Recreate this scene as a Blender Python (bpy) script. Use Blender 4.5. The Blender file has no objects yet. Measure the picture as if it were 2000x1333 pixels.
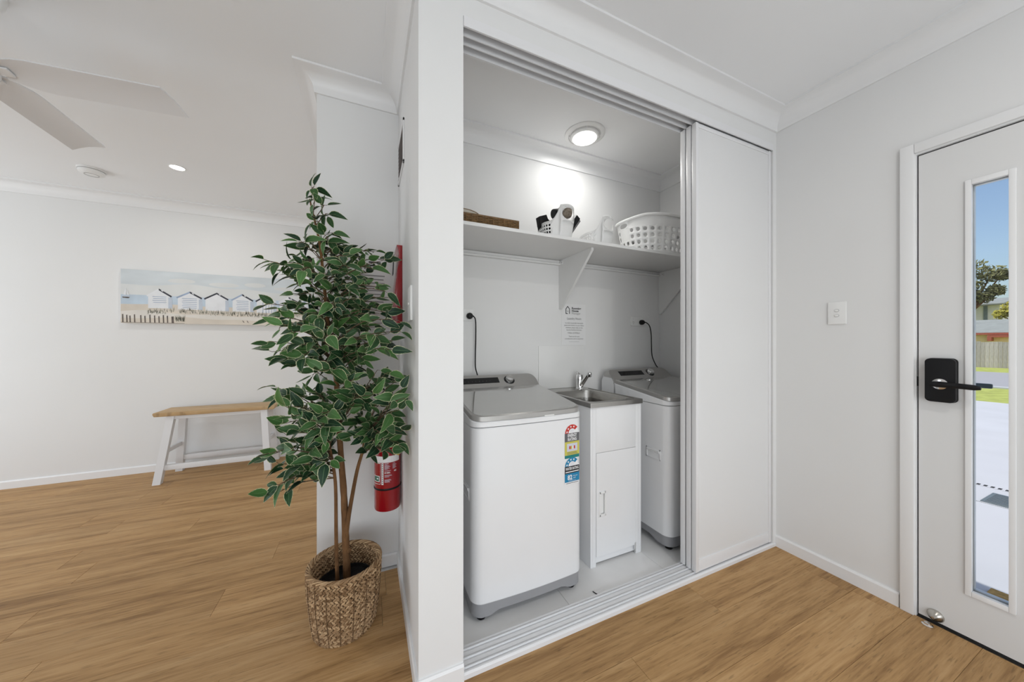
import bpy, bmesh, math, random
from mathutils import Vector, Matrix

random.seed(7)
scene = bpy.context.scene
COL = scene.collection
PI = math.pi

# ------------------------------------------------------------------ camera
cam_d = bpy.data.cameras.new('camera')
cam = bpy.data.objects.new('camera', cam_d)
COL.objects.link(cam)
cam_d.sensor_width = 36.0
cam_d.lens = 639.0 / 2000.0 * 36.0
cam_d.shift_y = 0.00125
cam_d.clip_start = 0.02
cam_d.clip_end = 400
cam.location = (0.0, 0.0, 1.22)
cam.rotation_euler = (PI / 2, 0, -math.atan2(284, 639))
scene.camera = cam

# ------------------------------------------------------------------ view, sky, sun, window daylight
scene.view_settings.view_transform = 'Standard'
scene.view_settings.look = 'None'
scene.view_settings.exposure = 0.14
scene.view_settings.gamma = 1.0
scene.view_settings.use_curve_mapping = False
scene.cycles.use_denoising = True
scene.cycles.max_bounces = 6
scene.cycles.diffuse_bounces = 4
scene.cycles.glossy_bounces = 3
scene.cycles.transmission_bounces = 4
scene.cycles.transparent_max_bounces = 6

world = bpy.data.worlds.new('sky')
scene.world = world
world.use_nodes = True
wn = world.node_tree.nodes
sky = wn.new('ShaderNodeTexSky')
sky.sky_type = 'NISHITA'
sky.sun_disc = False
sky.sun_elevation = math.radians(48)
sky.sun_rotation = math.radians(200)
sky.air_density = 1.0
sky.dust_density = 2.2
sky.ozone_density = 2.0
world.node_tree.links.new(sky.outputs[0], wn['Background'].inputs[0])
wn['Background'].inputs[1].default_value = 0.16


def lamp(name, kind, loc, rot, energy, color=(1, 1, 1), **kw):
    d = bpy.data.lights.new(name, kind)
    d.energy = energy
    d.color = color
    for k, v in kw.items():
        setattr(d, k, v)
    o = bpy.data.objects.new(name, d)
    COL.objects.link(o)
    o.location = loc
    o.rotation_euler = rot
    return o


sun_dir = Vector((0.22, -0.48, -0.85))
lamp('sun', 'SUN', (0, 0, 20), sun_dir.to_track_quat('-Z', 'Y').to_euler(), 3.4, (1.0, 0.95, 0.88), angle=0.01)
# daylight that comes in through the two big windows of the room behind and beside the camera
lamp('daylight_behind', 'AREA', (-0.6, -2.52, 1.05), (PI / 2, 0, 0), 57, (0.92, 0.96, 1.0), shape='RECTANGLE', size=4.4, size_y=1.7)
lamp('daylight_beside', 'AREA', (-4.52, 2.9, 1.35), (PI / 2, 0, -PI / 2), 36, (0.92, 0.96, 1.0), shape='RECTANGLE', size=2.0, size_y=1.9)


# ------------------------------------------------------------------ materials
def mat(name, color, rough=0.5, metal=0.0, spec=0.5, var=0.0, vscale=8.0, bump=0.0, bscale=60.0, stretch=(1, 1, 1), coat=0.0, rand=0.0, detail=2, emit=None, estr=0.0):
    """Principled material; colour wanders by 'var' with noise, fine relief from 'bump', 'rand' varies from object to object."""
    m = bpy.data.materials.new(name)
    m.use_nodes = True
    nt = m.node_tree
    b = nt.nodes['Principled BSDF']
    b.inputs['Base Color'].default_value = (*color, 1)
    b.inputs['Roughness'].default_value = rough
    b.inputs['Metallic'].default_value = metal
    b.inputs['Specular IOR Level'].default_value = spec
    b.inputs['Coat Weight'].default_value = coat
    if emit:
        b.inputs['Emission Color'].default_value = (*emit, 1)
        b.inputs['Emission Strength'].default_value = estr
    if var or bump:
        tc = nt.nodes.new('ShaderNodeTexCoord')
        mp = nt.nodes.new('ShaderNodeMapping')
        mp.inputs['Scale'].default_value = stretch
        nt.links.new(tc.outputs['Object'], mp.inputs[0])
    if var or rand:
        hsv = nt.nodes.new('ShaderNodeHueSaturation')
        hsv.inputs['Color'].default_value = (*color, 1)
        nt.links.new(hsv.outputs[0], b.inputs['Base Color'])
        src = None
        if var:
            n = nt.nodes.new('ShaderNodeTexNoise')
            n.inputs['Scale'].default_value = vscale
            n.inputs['Detail'].default_value = detail
            nt.links.new(mp.outputs[0], n.inputs['Vector'])
            r = nt.nodes.new('ShaderNodeMapRange')
            r.inputs[1].default_value = 0.25
            r.inputs[2].default_value = 0.75
            r.inputs[3].default_value = 1 - var
            r.inputs[4].default_value = 1 + var
            nt.links.new(n.outputs[0], r.inputs[0])
            src = r.outputs[0]
        if rand:
            oi = nt.nodes.new('ShaderNodeObjectInfo')
            r2 = nt.nodes.new('ShaderNodeMapRange')
            r2.inputs[3].default_value = 1 - rand
            r2.inputs[4].default_value = 1 + rand
            nt.links.new(oi.outputs['Random'], r2.inputs[0])
            if src:
                mu = nt.nodes.new('ShaderNodeMath')
                mu.operation = 'MULTIPLY'
                nt.links.new(src, mu.inputs[0])
                nt.links.new(r2.outputs[0], mu.inputs[1])
                src = mu.outputs[0]
            else:
                src = r2.outputs[0]
        nt.links.new(src, hsv.inputs['Value'])
    if bump:
        n2 = nt.nodes.new('ShaderNodeTexNoise')
        n2.inputs['Scale'].default_value = bscale
        n2.inputs['Detail'].default_value = 3
        nt.links.new(mp.outputs[0], n2.inputs['Vector'])
        bp = nt.nodes.new('ShaderNodeBump')
        bp.inputs['Strength'].default_value = bump
        bp.inputs['Distance'].default_value = 0.01
        nt.links.new(n2.outputs[0], bp.inputs['Height'])
        nt.links.new(bp.outputs[0], b.inputs['Normal'])
    return m


def wood_mat(name, dark, mid, light, rough=0.42, scale=1.0, axis='X'):
    m = bpy.data.materials.new(name)
    m.use_nodes = True
    nt = m.node_tree
    N, L = nt.nodes, nt.links
    b = N['Principled BSDF']
    tc = N.new('ShaderNodeTexCoord')
    oi = N.new('ShaderNodeObjectInfo')
    off = N.new('ShaderNodeVectorMath')
    off.operation = 'SCALE'
    off.inputs[0].default_value = (37.0, 19.0, 7.0)
    L.new(oi.outputs['Random'], off.inputs['Scale'])
    add = N.new('ShaderNodeVectorMath')
    add.operation = 'ADD'
    L.new(tc.outputs['Object'], add.inputs[0])
    L.new(off.outputs[0], add.inputs[1])
    def noise(sx, sy, detail, rough_, dist=0.0):
        mp = N.new('ShaderNodeMapping')
        mp.inputs['Scale'].default_value = (sx * scale, sy * scale, 6)
        L.new(add.outputs[0], mp.inputs[0])
        n = N.new('ShaderNodeTexNoise')
        n.inputs['Scale'].default_value = 1.0
        n.inputs['Detail'].default_value = detail
        n.inputs['Roughness'].default_value = rough_
        n.inputs['Distortion'].default_value = dist
        L.new(mp.outputs[0], n.inputs['Vector'])
        return n.outputs[0]
    n1 = noise(1.0, 13.0, 5, 0.6, 0.6)
    n2 = noise(5.0, 110.0, 3, 0.6)
    n3 = noise(14.0, 160.0, 2, 0.5)
    mx = N.new('ShaderNodeMix')
    mx.data_type = 'FLOAT'
    mx.inputs[0].default_value = 0.38
    L.new(n1, mx.inputs[2])
    L.new(n2, mx.inputs[3])
    cr = N.new('ShaderNodeValToRGB')
    e = cr.color_ramp.elements
    e[0].position = 0.36
    e[0].color = (*dark, 1)
    e[1].position = 0.64
    e[1].color = (*light, 1)
    k = cr.color_ramp.elements.new(0.5)
    k.color = (*mid, 1)
    L.new(mx.outputs[0], cr.inputs[0])
    # small dark pores
    pr = N.new('ShaderNodeMapRange')
    pr.inputs[1].default_value = 0.30
    pr.inputs[2].default_value = 0.40
    pr.inputs[3].default_value = 0.72
    pr.inputs[4].default_value = 1.0
    L.new(n3, pr.inputs[0])
    rr = N.new('ShaderNodeMapRange')
    rr.inputs[3].default_value = 0.93
    rr.inputs[4].default_value = 1.06
    L.new(oi.outputs['Random'], rr.inputs[0])
    mu = N.new('ShaderNodeMath')
    mu.operation = 'MULTIPLY'
    L.new(pr.outputs[0], mu.inputs[0])
    L.new(rr.outputs[0], mu.inputs[1])
    hsv = N.new('ShaderNodeHueSaturation')
    L.new(cr.outputs[0], hsv.inputs['Color'])
    L.new(mu.outputs[0], hsv.inputs['Value'])
    L.new(hsv.outputs[0], b.inputs['Base Color'])
    b.inputs['Roughness'].default_value = rough
    b.inputs['Specular IOR Level'].default_value = 0.22
    bp = N.new('ShaderNodeBump')
    bp.inputs['Strength'].default_value = 0.12
    bp.inputs['Distance'].default_value = 0.003
    L.new(n2, bp.inputs['Height'])
    L.new(bp.outputs[0], b.inputs['Normal'])
    return m


def leaf_mat(name, deep, bright, edge, rib):
    m = bpy.data.materials.new(name)
    m.use_nodes = True
    nt = m.node_tree
    N, L = nt.nodes, nt.links
    b = N['Principled BSDF']
    uv = N.new('ShaderNodeUVMap')
    sp = N.new('ShaderNodeSeparateXYZ')
    L.new(uv.outputs[0], sp.inputs[0])
    oi = N.new('ShaderNodeObjectInfo')
    ge = N.new('ShaderNodeNewGeometry')
    # green differs from leaf to leaf
    sm = N.new('ShaderNodeMath')
    sm.operation = 'ADD'
    L.new(oi.outputs['Random'], sm.inputs[0])
    L.new(ge.outputs['Random Per Island'], sm.inputs[1])
    fr = N.new('ShaderNodeMath')
    fr.operation = 'FRACT'
    L.new(sm.outputs[0], fr.inputs[0])
    pw = N.new('ShaderNodeMath')
    pw.operation = 'POWER'
    pw.inputs[1].default_value = 1.5
    L.new(fr.outputs[0], pw.inputs[0])
    c1 = N.new('ShaderNodeMix')
    c1.data_type = 'RGBA'
    c1.inputs[6].default_value = (*deep, 1)
    c1.inputs[7].default_value = (*bright, 1)
    L.new(pw.outputs[0], c1.inputs[0])
    # uv.x = distance from the midrib (0..1), wobbling cream margin
    no = N.new('ShaderNodeTexNoise')
    no.inputs['Scale'].default_value = 9.0
    L.new(uv.outputs[0], no.inputs['Vector'])
    wob = N.new('ShaderNodeMath')
    wob.operation = 'MULTIPLY_ADD'
    wob.inputs[1].default_value = 0.6
    wob.inputs[2].default_value = -0.32
    L.new(no.outputs[0], wob.inputs[0])
    ad = N.new('ShaderNodeMath')
    ad.operation = 'ADD'
    L.new(sp.outputs[0], ad.inputs[0])
    L.new(wob.outputs[0], ad.inputs[1])
    ed = N.new('ShaderNodeMapRange')
    ed.inputs[1].default_value = 0.84
    ed.inputs[2].default_value = 0.93
    L.new(ad.outputs[0], ed.inputs[0])
    c2 = N.new('ShaderNodeMix')
    c2.data_type = 'RGBA'
    c2.inputs[7].default_value = (*edge, 1)
    L.new(ed.outputs[0], c2.inputs[0])
    L.new(c1.outputs[2], c2.inputs[6])
    ri = N.new('ShaderNodeMapRange')
    ri.inputs[1].default_value = 0.03
    ri.inputs[2].default_value = 0.07
    ri.inputs[3].default_value = 0.5
    ri.inputs[4].default_value = 0.0
    L.new(sp.outputs[0], ri.inputs[0])
    c3 = N.new('ShaderNodeMix')
    c3.data_type = 'RGBA'
    c3.inputs[7].default_value = (*rib, 1)
    L.new(ri.outputs[0], c3.inputs[0])
    L.new(c2.outputs[2], c3.inputs[6])
    L.new(c3.outputs[2], b.inputs['Base Color'])
    b.inputs['Roughness'].default_value = 0.48
    b.inputs['Specular IOR Level'].default_value = 0.35
    return m


def strand_mat(name, dark, light):
    """dried grass: every strand (mesh island) its own tone"""
    m = mat(name, light, 0.7, spec=0.2, bump=0.25, bscale=260)
    N, L = m.node_tree.nodes, m.node_tree.links
    g = N.new('ShaderNodeNewGeometry')
    mx = N.new('ShaderNodeMix')
    mx.data_type = 'RGBA'
    mx.inputs[6].default_value = (*dark, 1)
    mx.inputs[7].default_value = (*light, 1)
    L.new(g.outputs['Random Per Island'], mx.inputs[0])
    L.new(mx.outputs[2], N['Principled BSDF'].inputs['Base Color'])
    return m


M = {}
M['wall'] = mat('wall_paint', (0.79, 0.79, 0.785), 0.7, spec=0.25, var=0.006, vscale=3, detail=0)
M['ceil'] = mat('ceiling_paint', (0.88, 0.885, 0.89), 0.8, spec=0.2, var=0.006, vscale=3, detail=0)
M['trim'] = mat('gloss_trim_paint', (0.84, 0.84, 0.84), 0.35, var=0.006, vscale=3, detail=0)
M['wood'] = wood_mat('timber_plank', (0.280, 0.152, 0.060), (0.455, 0.270, 0.116), (0.555, 0.350, 0.168), 0.5)
M['tile'] = mat('grey_tile', (0.86, 0.855, 0.845), 0.35, var=0.06, vscale=5, bump=0.02)
M['bounce_slab'] = mat('pale_bounce_floor', (0.72, 0.72, 0.71), 0.5, var=0.04, vscale=2)  # unseen pale floor, added to bounce neutral light up to the ceiling
M['grout'] = mat('pale_grout', (0.66, 0.65, 0.62), 0.9, var=0.05)
M['door'] = mat('door_paint', (0.74, 0.74, 0.735), 0.4, var=0.006, vscale=3, detail=0)
M['alu'] = mat('white_aluminium', (0.80, 0.80, 0.81), 0.3, var=0.006, vscale=3, detail=0)
M['panel'] = mat('white_vinyl_panel', (0.77, 0.77, 0.77), 0.45, var=0.006, vscale=3, detail=0)
M['shadow_gap'] = mat('painted_gap_shade', (0.02, 0.02, 0.02), 0.7, var=0.1)  # near-black that paints the shade inside gaps, slots and holes
M['white'] = mat('white_enamel', (0.82, 0.825, 0.835), 0.22, coat=0.2, var=0.005)
M['wplastic'] = mat('white_plastic', (0.84, 0.84, 0.83), 0.35, var=0.01)
M['cplastic'] = mat('translucent_white_plastic', (0.80, 0.80, 0.79), 0.3, var=0.01)
M['grey_base'] = mat('mid_grey_plastic', (0.31, 0.31, 0.32), 0.4, var=0.02)
M['silver'] = mat('silver_painted_plastic', (0.47, 0.46, 0.445), 0.28, metal=0.55, var=0.01)
M['lidglass'] = mat('tinted_grey_lid_glass', (0.40, 0.395, 0.375), 0.05, spec=0.7, coat=1.0, var=0.01)
M['black_gloss'] = mat('black_gloss', (0.012, 0.012, 0.013), 0.12, var=0.05)
M['black'] = mat('black_plastic', (0.009, 0.009, 0.010), 0.42, spec=0.22, var=0.08)
M['chrome'] = mat('chrome', (0.80, 0.80, 0.80), 0.08, metal=1.0, var=0.01)
M['steel'] = mat('brushed_stainless', (0.47, 0.455, 0.43), 0.26, metal=1.0, var=0.06, vscale=3, stretch=(1, 40, 40), bump=0.03, bscale=40)
M['nickel'] = mat('satin_nickel', (0.50, 0.47, 0.42), 0.25, metal=1.0, var=0.02)
M['melamine'] = mat('white_melamine', (0.80, 0.80, 0.79), 0.4, var=0.01)
M['gloss_tile'] = mat('white_gloss_tile', (0.83, 0.83, 0.82), 0.15, var=0.01)
M['paper'] = mat('white_paper', (0.82, 0.82, 0.82), 0.6, var=0.01)
M['ink'] = mat('black_ink', (0.02, 0.02, 0.022), 0.6, var=0.05)
M['ink_grey'] = mat('grey_ink', (0.30, 0.30, 0.30), 0.6, var=0.05)
M['ink_soft'] = mat('soft_grey_ink', (0.14, 0.14, 0.14), 0.6, var=0.05)
M['red'] = mat('red_enamel', (0.29, 0.005, 0.010), 0.2, coat=0.3, var=0.04)
M['brass'] = mat('gold_tag', (0.42, 0.27, 0.05), 0.4, metal=0.4, var=0.05)
M['seagrass'] = strand_mat('seagrass', (0.19, 0.105, 0.048), (0.56, 0.38, 0.215))
M['seagrass_in'] = mat('seagrass_inside', (0.14, 0.085, 0.045), 0.85, spec=0.1, var=0.4, vscale=50, bump=0.4, bscale=160)
M['wicker'] = mat('dark_wicker', (0.17, 0.095, 0.035), 0.5, var=0.4, vscale=60)
M['wicker_core'] = mat('pale_wicker', (0.42, 0.30, 0.16), 0.6, var=0.3, vscale=60)
M['soil'] = mat('black_foam', (0.010, 0.010, 0.010), 0.9, bump=0.4, bscale=90, var=0.3)
M['bark'] = mat('brown_bark', (0.155, 0.078, 0.033), 0.8, spec=0.2, var=0.45, vscale=42, bump=0.7, bscale=90, stretch=(1, 1, 0.35))
M['twig'] = mat('thin_twig', (0.105, 0.068, 0.038), 0.7, var=0.3, vscale=30)
M['leaf'] = leaf_mat('variegated_leaf', (0.008, 0.036, 0.016), (0.075, 0.185, 0.048), (0.62, 0.62, 0.38), (0.16, 0.27, 0.12))
M['bench_top'] = wood_mat('oak_bench_top', (0.42, 0.27, 0.13), (0.52, 0.35, 0.18), (0.60, 0.42, 0.24), 0.5, 1.2)
M['bench_white'] = mat('white_painted_wood', (0.78, 0.78, 0.79), 0.45, var=0.01)
M['vent'] = mat('taupe_grille', (0.58, 0.545, 0.535), 0.5, var=0.05)
M['glow'] = mat('lamp_diffuser', (0.9, 0.9, 0.9), 0.4, emit=(1.0, 0.985, 0.96), estr=4.0)
M['orange'] = mat('label_red', (0.55, 0.03, 0.02), 0.4, var=0.02)
M['lab_grey'] = mat('label_grey', (0.12, 0.12, 0.13), 0.4, var=0.02)
M['lab_yellow'] = mat('label_yellow', (0.60, 0.55, 0.10), 0.4, var=0.03)
M['lab_teal'] = mat('label_teal', (0.01, 0.20, 0.19), 0.4, var=0.03)
M['lab_blue'] = mat('label_blue', (0.01, 0.22, 0.42), 0.4, var=0.03)
M['lab_pale'] = mat('label_pale', (0.62, 0.63, 0.72), 0.4, var=0.02)
M['lab_white'] = mat('label_white', (0.85, 0.85, 0.86), 0.4, var=0.01)
M['lab_green'] = mat('label_green', (0.02, 0.12, 0.07), 0.4, var=0.05)


def glass_mat():
    m = bpy.data.materials.new('clear_glass')
    m.use_nodes = True
    nt = m.node_tree
    N, L = nt.nodes, nt.links
    out = N['Material Output']
    N.remove(N['Principled BSDF'])
    t = N.new('ShaderNodeBsdfTransparent')
    t.inputs[0].default_value = (0.97, 0.98, 0.98, 1)
    g = N.new('ShaderNodeBsdfGlossy')
    g.inputs['Roughness'].default_value = 0.02
    fz = N.new('ShaderNodeFresnel')
    fz.inputs[0].default_value = 1.35
    mx = N.new('ShaderNodeMixShader')
    L.new(fz.outputs[0], mx.inputs[0])
    L.new(t.outputs[0], mx.inputs[1])
    L.new(g.outputs[0], mx.inputs[2])
    L.new(mx.outputs[0], out.inputs[0])
    return m


M['glass'] = glass_mat()

# ------------------------------------------------------------------ mesh helpers
ORIGIN = {}


def empty(name, loc, label, cat, group=None, kind=None):
    o = bpy.data.objects.new(name, None)
    COL.objects.link(o)
    o.empty_display_size = 0.05
    o.location = loc
    ORIGIN[o] = Vector(loc)
    tag(o, label, cat, group, kind)
    return o


def tag(o, label=None, cat=None, group=None, kind=None):
    if label:
        o['label'] = label
    if cat:
        o['category'] = cat
    if group:
        o['group'] = group
    if kind:
        o['kind'] = kind
    return o


class MB:
    """collects shapes in world coordinates; build() links them as ONE mesh object"""

    def __init__(self):
        self.v, self.f, self.m = [], [], []

    def raw(self, verts, faces, mi=0):
        o = len(self.v)
        self.v += [tuple(p) for p in verts]
        self.f += [tuple(i + o for i in f) for f in faces]
        self.m += [mi] * len(faces)
        return self

    def bm(self, b, mi=0, mx=None):
        b.verts.index_update()
        vs = [(mx @ v.co) if mx else v.co.copy() for v in b.verts]
        fs = [[v.index for v in f.verts] for f in b.faces]
        b.free()
        return self.raw(vs, fs, mi)

    def box(self, x0, x1, y0, y1, z0, z1, bev=0.0, mi=0, mx=None, seg=2):
        b = bmesh.new()
        bmesh.ops.create_cube(b, size=1.0)
        for v in b.verts:
            v.co = Vector(((x0 + x1) / 2 + v.co.x * (x1 - x0), (y0 + y1) / 2 + v.co.y * (y1 - y0), (z0 + z1) / 2 + v.co.z * (z1 - z0)))
        if bev:
            bmesh.ops.bevel(b, geom=b.edges[:], offset=bev, segments=seg, profile=0.6, affect='EDGES', clamp_overlap=True)
        return self.bm(b, mi, mx)

    def prism(self, poly, axis, a0, a1, bev=0.0, mi=0, mx=None):
        """poly: 2D points in the plane normal to axis ('X': (y,z), 'Y': (x,z), 'Z': (x,y))"""
        def P(p, a):
            return {'X': (a, p[0], p[1]), 'Y': (p[0], a, p[1]), 'Z': (p[0], p[1], a)}[axis]
        b = bmesh.new()
        n = len(poly)
        A = [b.verts.new(P(p, a0)) for p in poly]
        B = [b.verts.new(P(p, a1)) for p in poly]
        b.faces.new(A)
        b.faces.new(B[::-1])
        for i in range(n):
            b.faces.new((A[i], B[i], B[(i + 1) % n], A[(i + 1) % n]))
        bmesh.ops.recalc_face_normals(b, faces=b.faces[:])
        if bev:
            bmesh.ops.bevel(b, geom=b.edges[:], offset=bev, segments=2, profile=0.6, affect='EDGES', clamp_overlap=True)
        return self.bm(b, mi, mx)

    def lathe(self, prof, c=(0, 0, 0), seg=32, mi=0, mx=None, sx=1.0, sy=1.0):
        """prof: (radius, z) points from bottom to top"""
        vs, fs = [], []
        for r, z in prof:
            for k in range(seg):
                t = 2 * PI * k / seg
                vs.append(Vector((r * sx * math.cos(t), r * sy * math.sin(t), z)))
        for j in range(len(prof) - 1):
            for k in range(seg):
                a, b_ = j * seg + k, j * seg + (k + 1) % seg
                fs.append((a, b_, b_ + seg, a + seg))
        if prof[0][0] > 1e-5:
            fs.append(tuple(range(seg))[::-1])
        if prof[-1][0] > 1e-5:
            fs.append(tuple(range((len(prof) - 1) * seg, len(prof) * seg)))
        c = Vector(c)
        vs = [((mx @ v) if mx else v + c) for v in vs]
        return self.raw(vs, fs, mi)

    def tube(self, pts, rad, seg=8, mi=0, cap=True):
        pts = [Vector(p) for p in pts]
        n = len(pts)
        rad = rad if isinstance(rad, (list, tuple)) else [rad] * n
        vs, fs = [], []
        ref = None
        for i in range(n):
            d = (pts[min(i + 1, n - 1)] - pts[max(i - 1, 0)]).normalized()
            if ref is None:
                ref = d.orthogonal().normalized()
            u = (ref - d * ref.dot(d))
            u = u.normalized() if u.length > 1e-6 else d.orthogonal().normalized()
            ref = u
            w = d.cross(u)
            for k in range(seg):
                t = 2 * PI * k / seg
                vs.append(pts[i] + (u * math.cos(t) + w * math.sin(t)) * rad[i])
        for i in range(n - 1):
            for k in range(seg):
                a, b_ = i * seg + k, i * seg + (k + 1) % seg
                fs.append((a, b_, b_ + seg, a + seg))
        if cap:
            fs.append(tuple(range(seg))[::-1])
            fs.append(tuple(range((n - 1) * seg, n * seg)))
        return self.raw(vs, fs, mi)

    def mesh(self, name, origin=(0, 0, 0), smooth=True, angle=35):
        me = bpy.data.meshes.new(name)
        o = Vector(origin)
        me.from_pydata([Vector(v) - o for v in self.v], [], self.f)
        if smooth:
            me.shade_smooth()
            me.set_sharp_from_angle(angle=math.radians(angle))
        me.update()
        return me

    def build(self, name, mats, parent=None, smooth=True, angle=35, at=None):
        origin = ORIGIN[parent] if parent is not None else Vector(at if at is not None else (0, 0, 0))
        me = self.mesh(name, origin, smooth, angle)
        for m_ in (mats if isinstance(mats, (list, tuple)) else [mats]):
            me.materials.append(m_)
        if len(me.materials) > 1:
            me.polygons.foreach_set('material_index', self.m)
        ob = bpy.data.objects.new(name, me)
        COL.objects.link(ob)
        if parent is not None:
            ob.parent = parent
            ORIGIN[ob] = ORIGIN[parent]
        else:
            ob.location = origin
            ORIGIN[ob] = origin
        return ob


def copy_tree(o, parent=None):
    c = o.copy()
    COL.objects.link(c)
    c.parent = parent
    for ch in list(o.children):
        copy_tree(ch, c)
    return c


_text_cache = {}


def text_shape(body, size, align='CENTER', bold=0.0):
    """flat 2D letter outlines from the built-in typeface: (verts, faces)"""
    key = (body, size, align, bold)
    if key in _text_cache:
        return _text_cache[key]
    cu = bpy.data.curves.new('lettering', 'FONT')
    cu.body = body
    cu.size = size
    cu.align_x = align
    cu.resolution_u = 2
    cu.offset = bold
    ob = bpy.data.objects.new('lettering', cu)
    COL.objects.link(ob)
    dg = bpy.context.evaluated_depsgraph_get()
    dg.update()
    me = bpy.data.meshes.new_from_object(ob.evaluated_get(dg))
    r = ([v.co.copy() for v in me.vertices], [tuple(p.vertices) for p in me.polygons])
    bpy.data.objects.remove(ob)
    bpy.data.curves.remove(cu)
    bpy.data.meshes.remove(me)
    _text_cache[key] = r
    return r


def put_text(mb, body, size, fn, cx, cz, align='CENTER', bold=0.0, mi=0, width=None):
    """letters laid flat on a surface: fn(x, z) -> world point"""
    vs, fs = text_shape(body, size, align, bold)
    k = 1.0
    if width and vs:
        w = max(v.x for v in vs) - min(v.x for v in vs)
        k = width / w if w else 1.0
    mb.raw([fn(cx + v.x * k, cz + v.y) for v in vs], fs, mi)


def poly_on(mb, pts, fn, mi=0):
    mb.raw([fn(x, z) for x, z in pts], [tuple(range(len(pts)))], mi)


def rect(x0, x1, z0, z1):
    return [(x0, z0), (x1, z0), (x1, z1), (x0, z1)]


def sweep(path, prof, closed=False):
    """profile (distance out from the wall, height) swept round a plan path with mitred corners; the room lies to the right of travel"""
    n = len(path)
    P = [Vector((p[0], p[1])) for p in path]
    vs, fs = [], []
    for i in range(n):
        if closed or 0 < i < n - 1:
            d0 = (P[i] - P[i - 1]).normalized()
            d1 = (P[(i + 1) % n] - P[i]).normalized()
        elif i == 0:
            d0 = d1 = (P[1] - P[0]).normalized()
        else:
            d0 = d1 = (P[-1] - P[-2]).normalized()
        n0, n1 = Vector((d0.y, -d0.x)), Vector((d1.y, -d1.x))
        b = n0 + n1
        b = b / (1 + n0.dot(n1))
        for o, z in prof:
            q = P[i] + b * o
            vs.append((q.x, q.y, z))
    m = len(prof)
    for i in range(n if closed else n - 1):
        j = (i + 1) % n
        for k in range(m):
            k2 = (k + 1) % m
            fs.append((i * m + k, j * m + k, j * m + k2, i * m + k2))
    if not closed:
        fs.append(tuple(range(m)))
        fs.append(tuple(range((n - 1) * m, n * m))[::-1])
    return vs, fs


def struct(ob, label, cat):
    return tag(ob, label, cat, None, 'structure')

# ------------------------------------------------------------------ the room shell
XL, XR, YB, YF = -4.6, 2.246, -2.6, 4.197
D, NX, NX2, RY, RX, LB, CZ = 1.15, 0.162, 0.319, 1.91, -0.23, 2.0, 2.565

fl = MB().box(XL - 0.12, XR + 0.11, YB - 0.12, YF + 0.12, -0.12, -0.006).build('floor', M['bounce_slab'])
struct(fl, 'warm brown timber-look plank floor through the room and entry, with a pale bounce slab added out of view', 'floor')
PW, PL = 0.18, 1.22
_plank_cache = {}


def plank(x0, x1, y0, y1):
    key = (round(x1 - x0, 4), round(y1 - y0, 4))
    if key not in _plank_cache:
        b = bmesh.new()
        bmesh.ops.create_cube(b, size=1.0)
        for v in b.verts:
            v.co = Vector((v.co.x * (key[0] - 0.0007), v.co.y * (key[1] - 0.0007), v.co.z * 0.006 - 0.003))
        top = [e for e in b.edges if all(v.co.z > -0.001 for v in e.verts)]
        bmesh.ops.bevel(b, geom=top, offset=0.0009, segments=1, affect='EDGES')
        me = bpy.data.meshes.new('plank')
        b.to_mesh(me)
        b.free()
        me.materials.append(M['wood'])
        _plank_cache[key] = me
    o = bpy.data.objects.new('plank', _plank_cache[key])
    COL.objects.link(o)
    o.parent = fl
    o.location = ((x0 + x1) / 2, (y0 + y1) / 2, 0.0)


rng = random.Random(3)
r = 0
y = D - 6 * PW
while y < YF - 0.001:
    y0, y1 = y, min(y + PW, YF)
    xa, xb = (-3.3, XR) if y1 <= D + 0.001 else (-3.3, NX if y1 <= RY + 0.02 else RX)
    xs = -3.3 - rng.uniform(0.05, 1.0)
    while xs < xb - 0.01:
        a, b_ = max(xs, xa), min(xs + PL, xb)
        if b_ - a > 0.002:
            plank(a, b_, y0, y1)
        xs += PL
    y += PW
    r += 1

lf = MB().box(NX + 0.09, XR, D, LB, -0.05, -0.004).build('floor_laundry', M['grout'])
lf.location.z = 0.0012
struct(lf, 'pale grey tiled laundry floor behind the sliding doors', 'floor')
tile_cache = {}
gx = [0.252, 0.86, 1.46, 2.06, 2.246]
gy = [1.262, 1.86, 2.0]
for i in range(len(gx) - 1):
    for j in range(len(gy) - 1):
        t = MB().box(gx[i] + 0.0013, gx[i + 1] - 0.0013, gy[j] + 0.0013, gy[j + 1] - 0.0013, -0.006, 0.0, 0.0006, seg=1)
        ob = t.build('tile', M['tile'], lf)
        ob.location.z = -0.0012

cl = MB().box(XL - 0.12, XR + 0.11, YB - 0.12, YF + 0.12, CZ, CZ + 0.1).build('ceiling', M['ceil'])
struct(cl, 'flat white plaster ceiling over the room and laundry', 'ceiling')


def wall(name, mb, label):
    return struct(mb.build(name, M['wall'], smooth=False), label, 'wall')


wall('wall_far', MB().box(XL - 0.12, RX + 0.1, YF, YF + 0.12, -0.1, CZ), 'white far wall behind the bench and beach picture')
wall('wall_recess', MB().prism([(RX, RY), (NX, RY), (NX, 2.12), (RX + 0.1, 2.12), (RX + 0.1, YF), (RX, YF)], 'Z', -0.1, CZ), 'white return wall behind the tall plant')
wall('wall_side', MB().prism([(NX, D), (NX2, D), (NX2, 1.262), (NX + 0.09, 1.262), (NX + 0.09, LB), (NX, LB)], 'Z', -0.1, CZ), 'white wall end beside the laundry opening')
wall('wall_back', MB().box(NX, XR + 0.11, LB, LB + 0.12, -0.1, CZ), 'white back wall inside the laundry')
wall('wall_front', MB().box(NX2, XR, D, 1.262, 2.40, CZ).box(2.214, XR, D, 1.262, -0.1, 2.40), 'white wall strip above the sliding laundry doors')
DY0, DY1, DZ = -0.25, 0.615, 2.075
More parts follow.
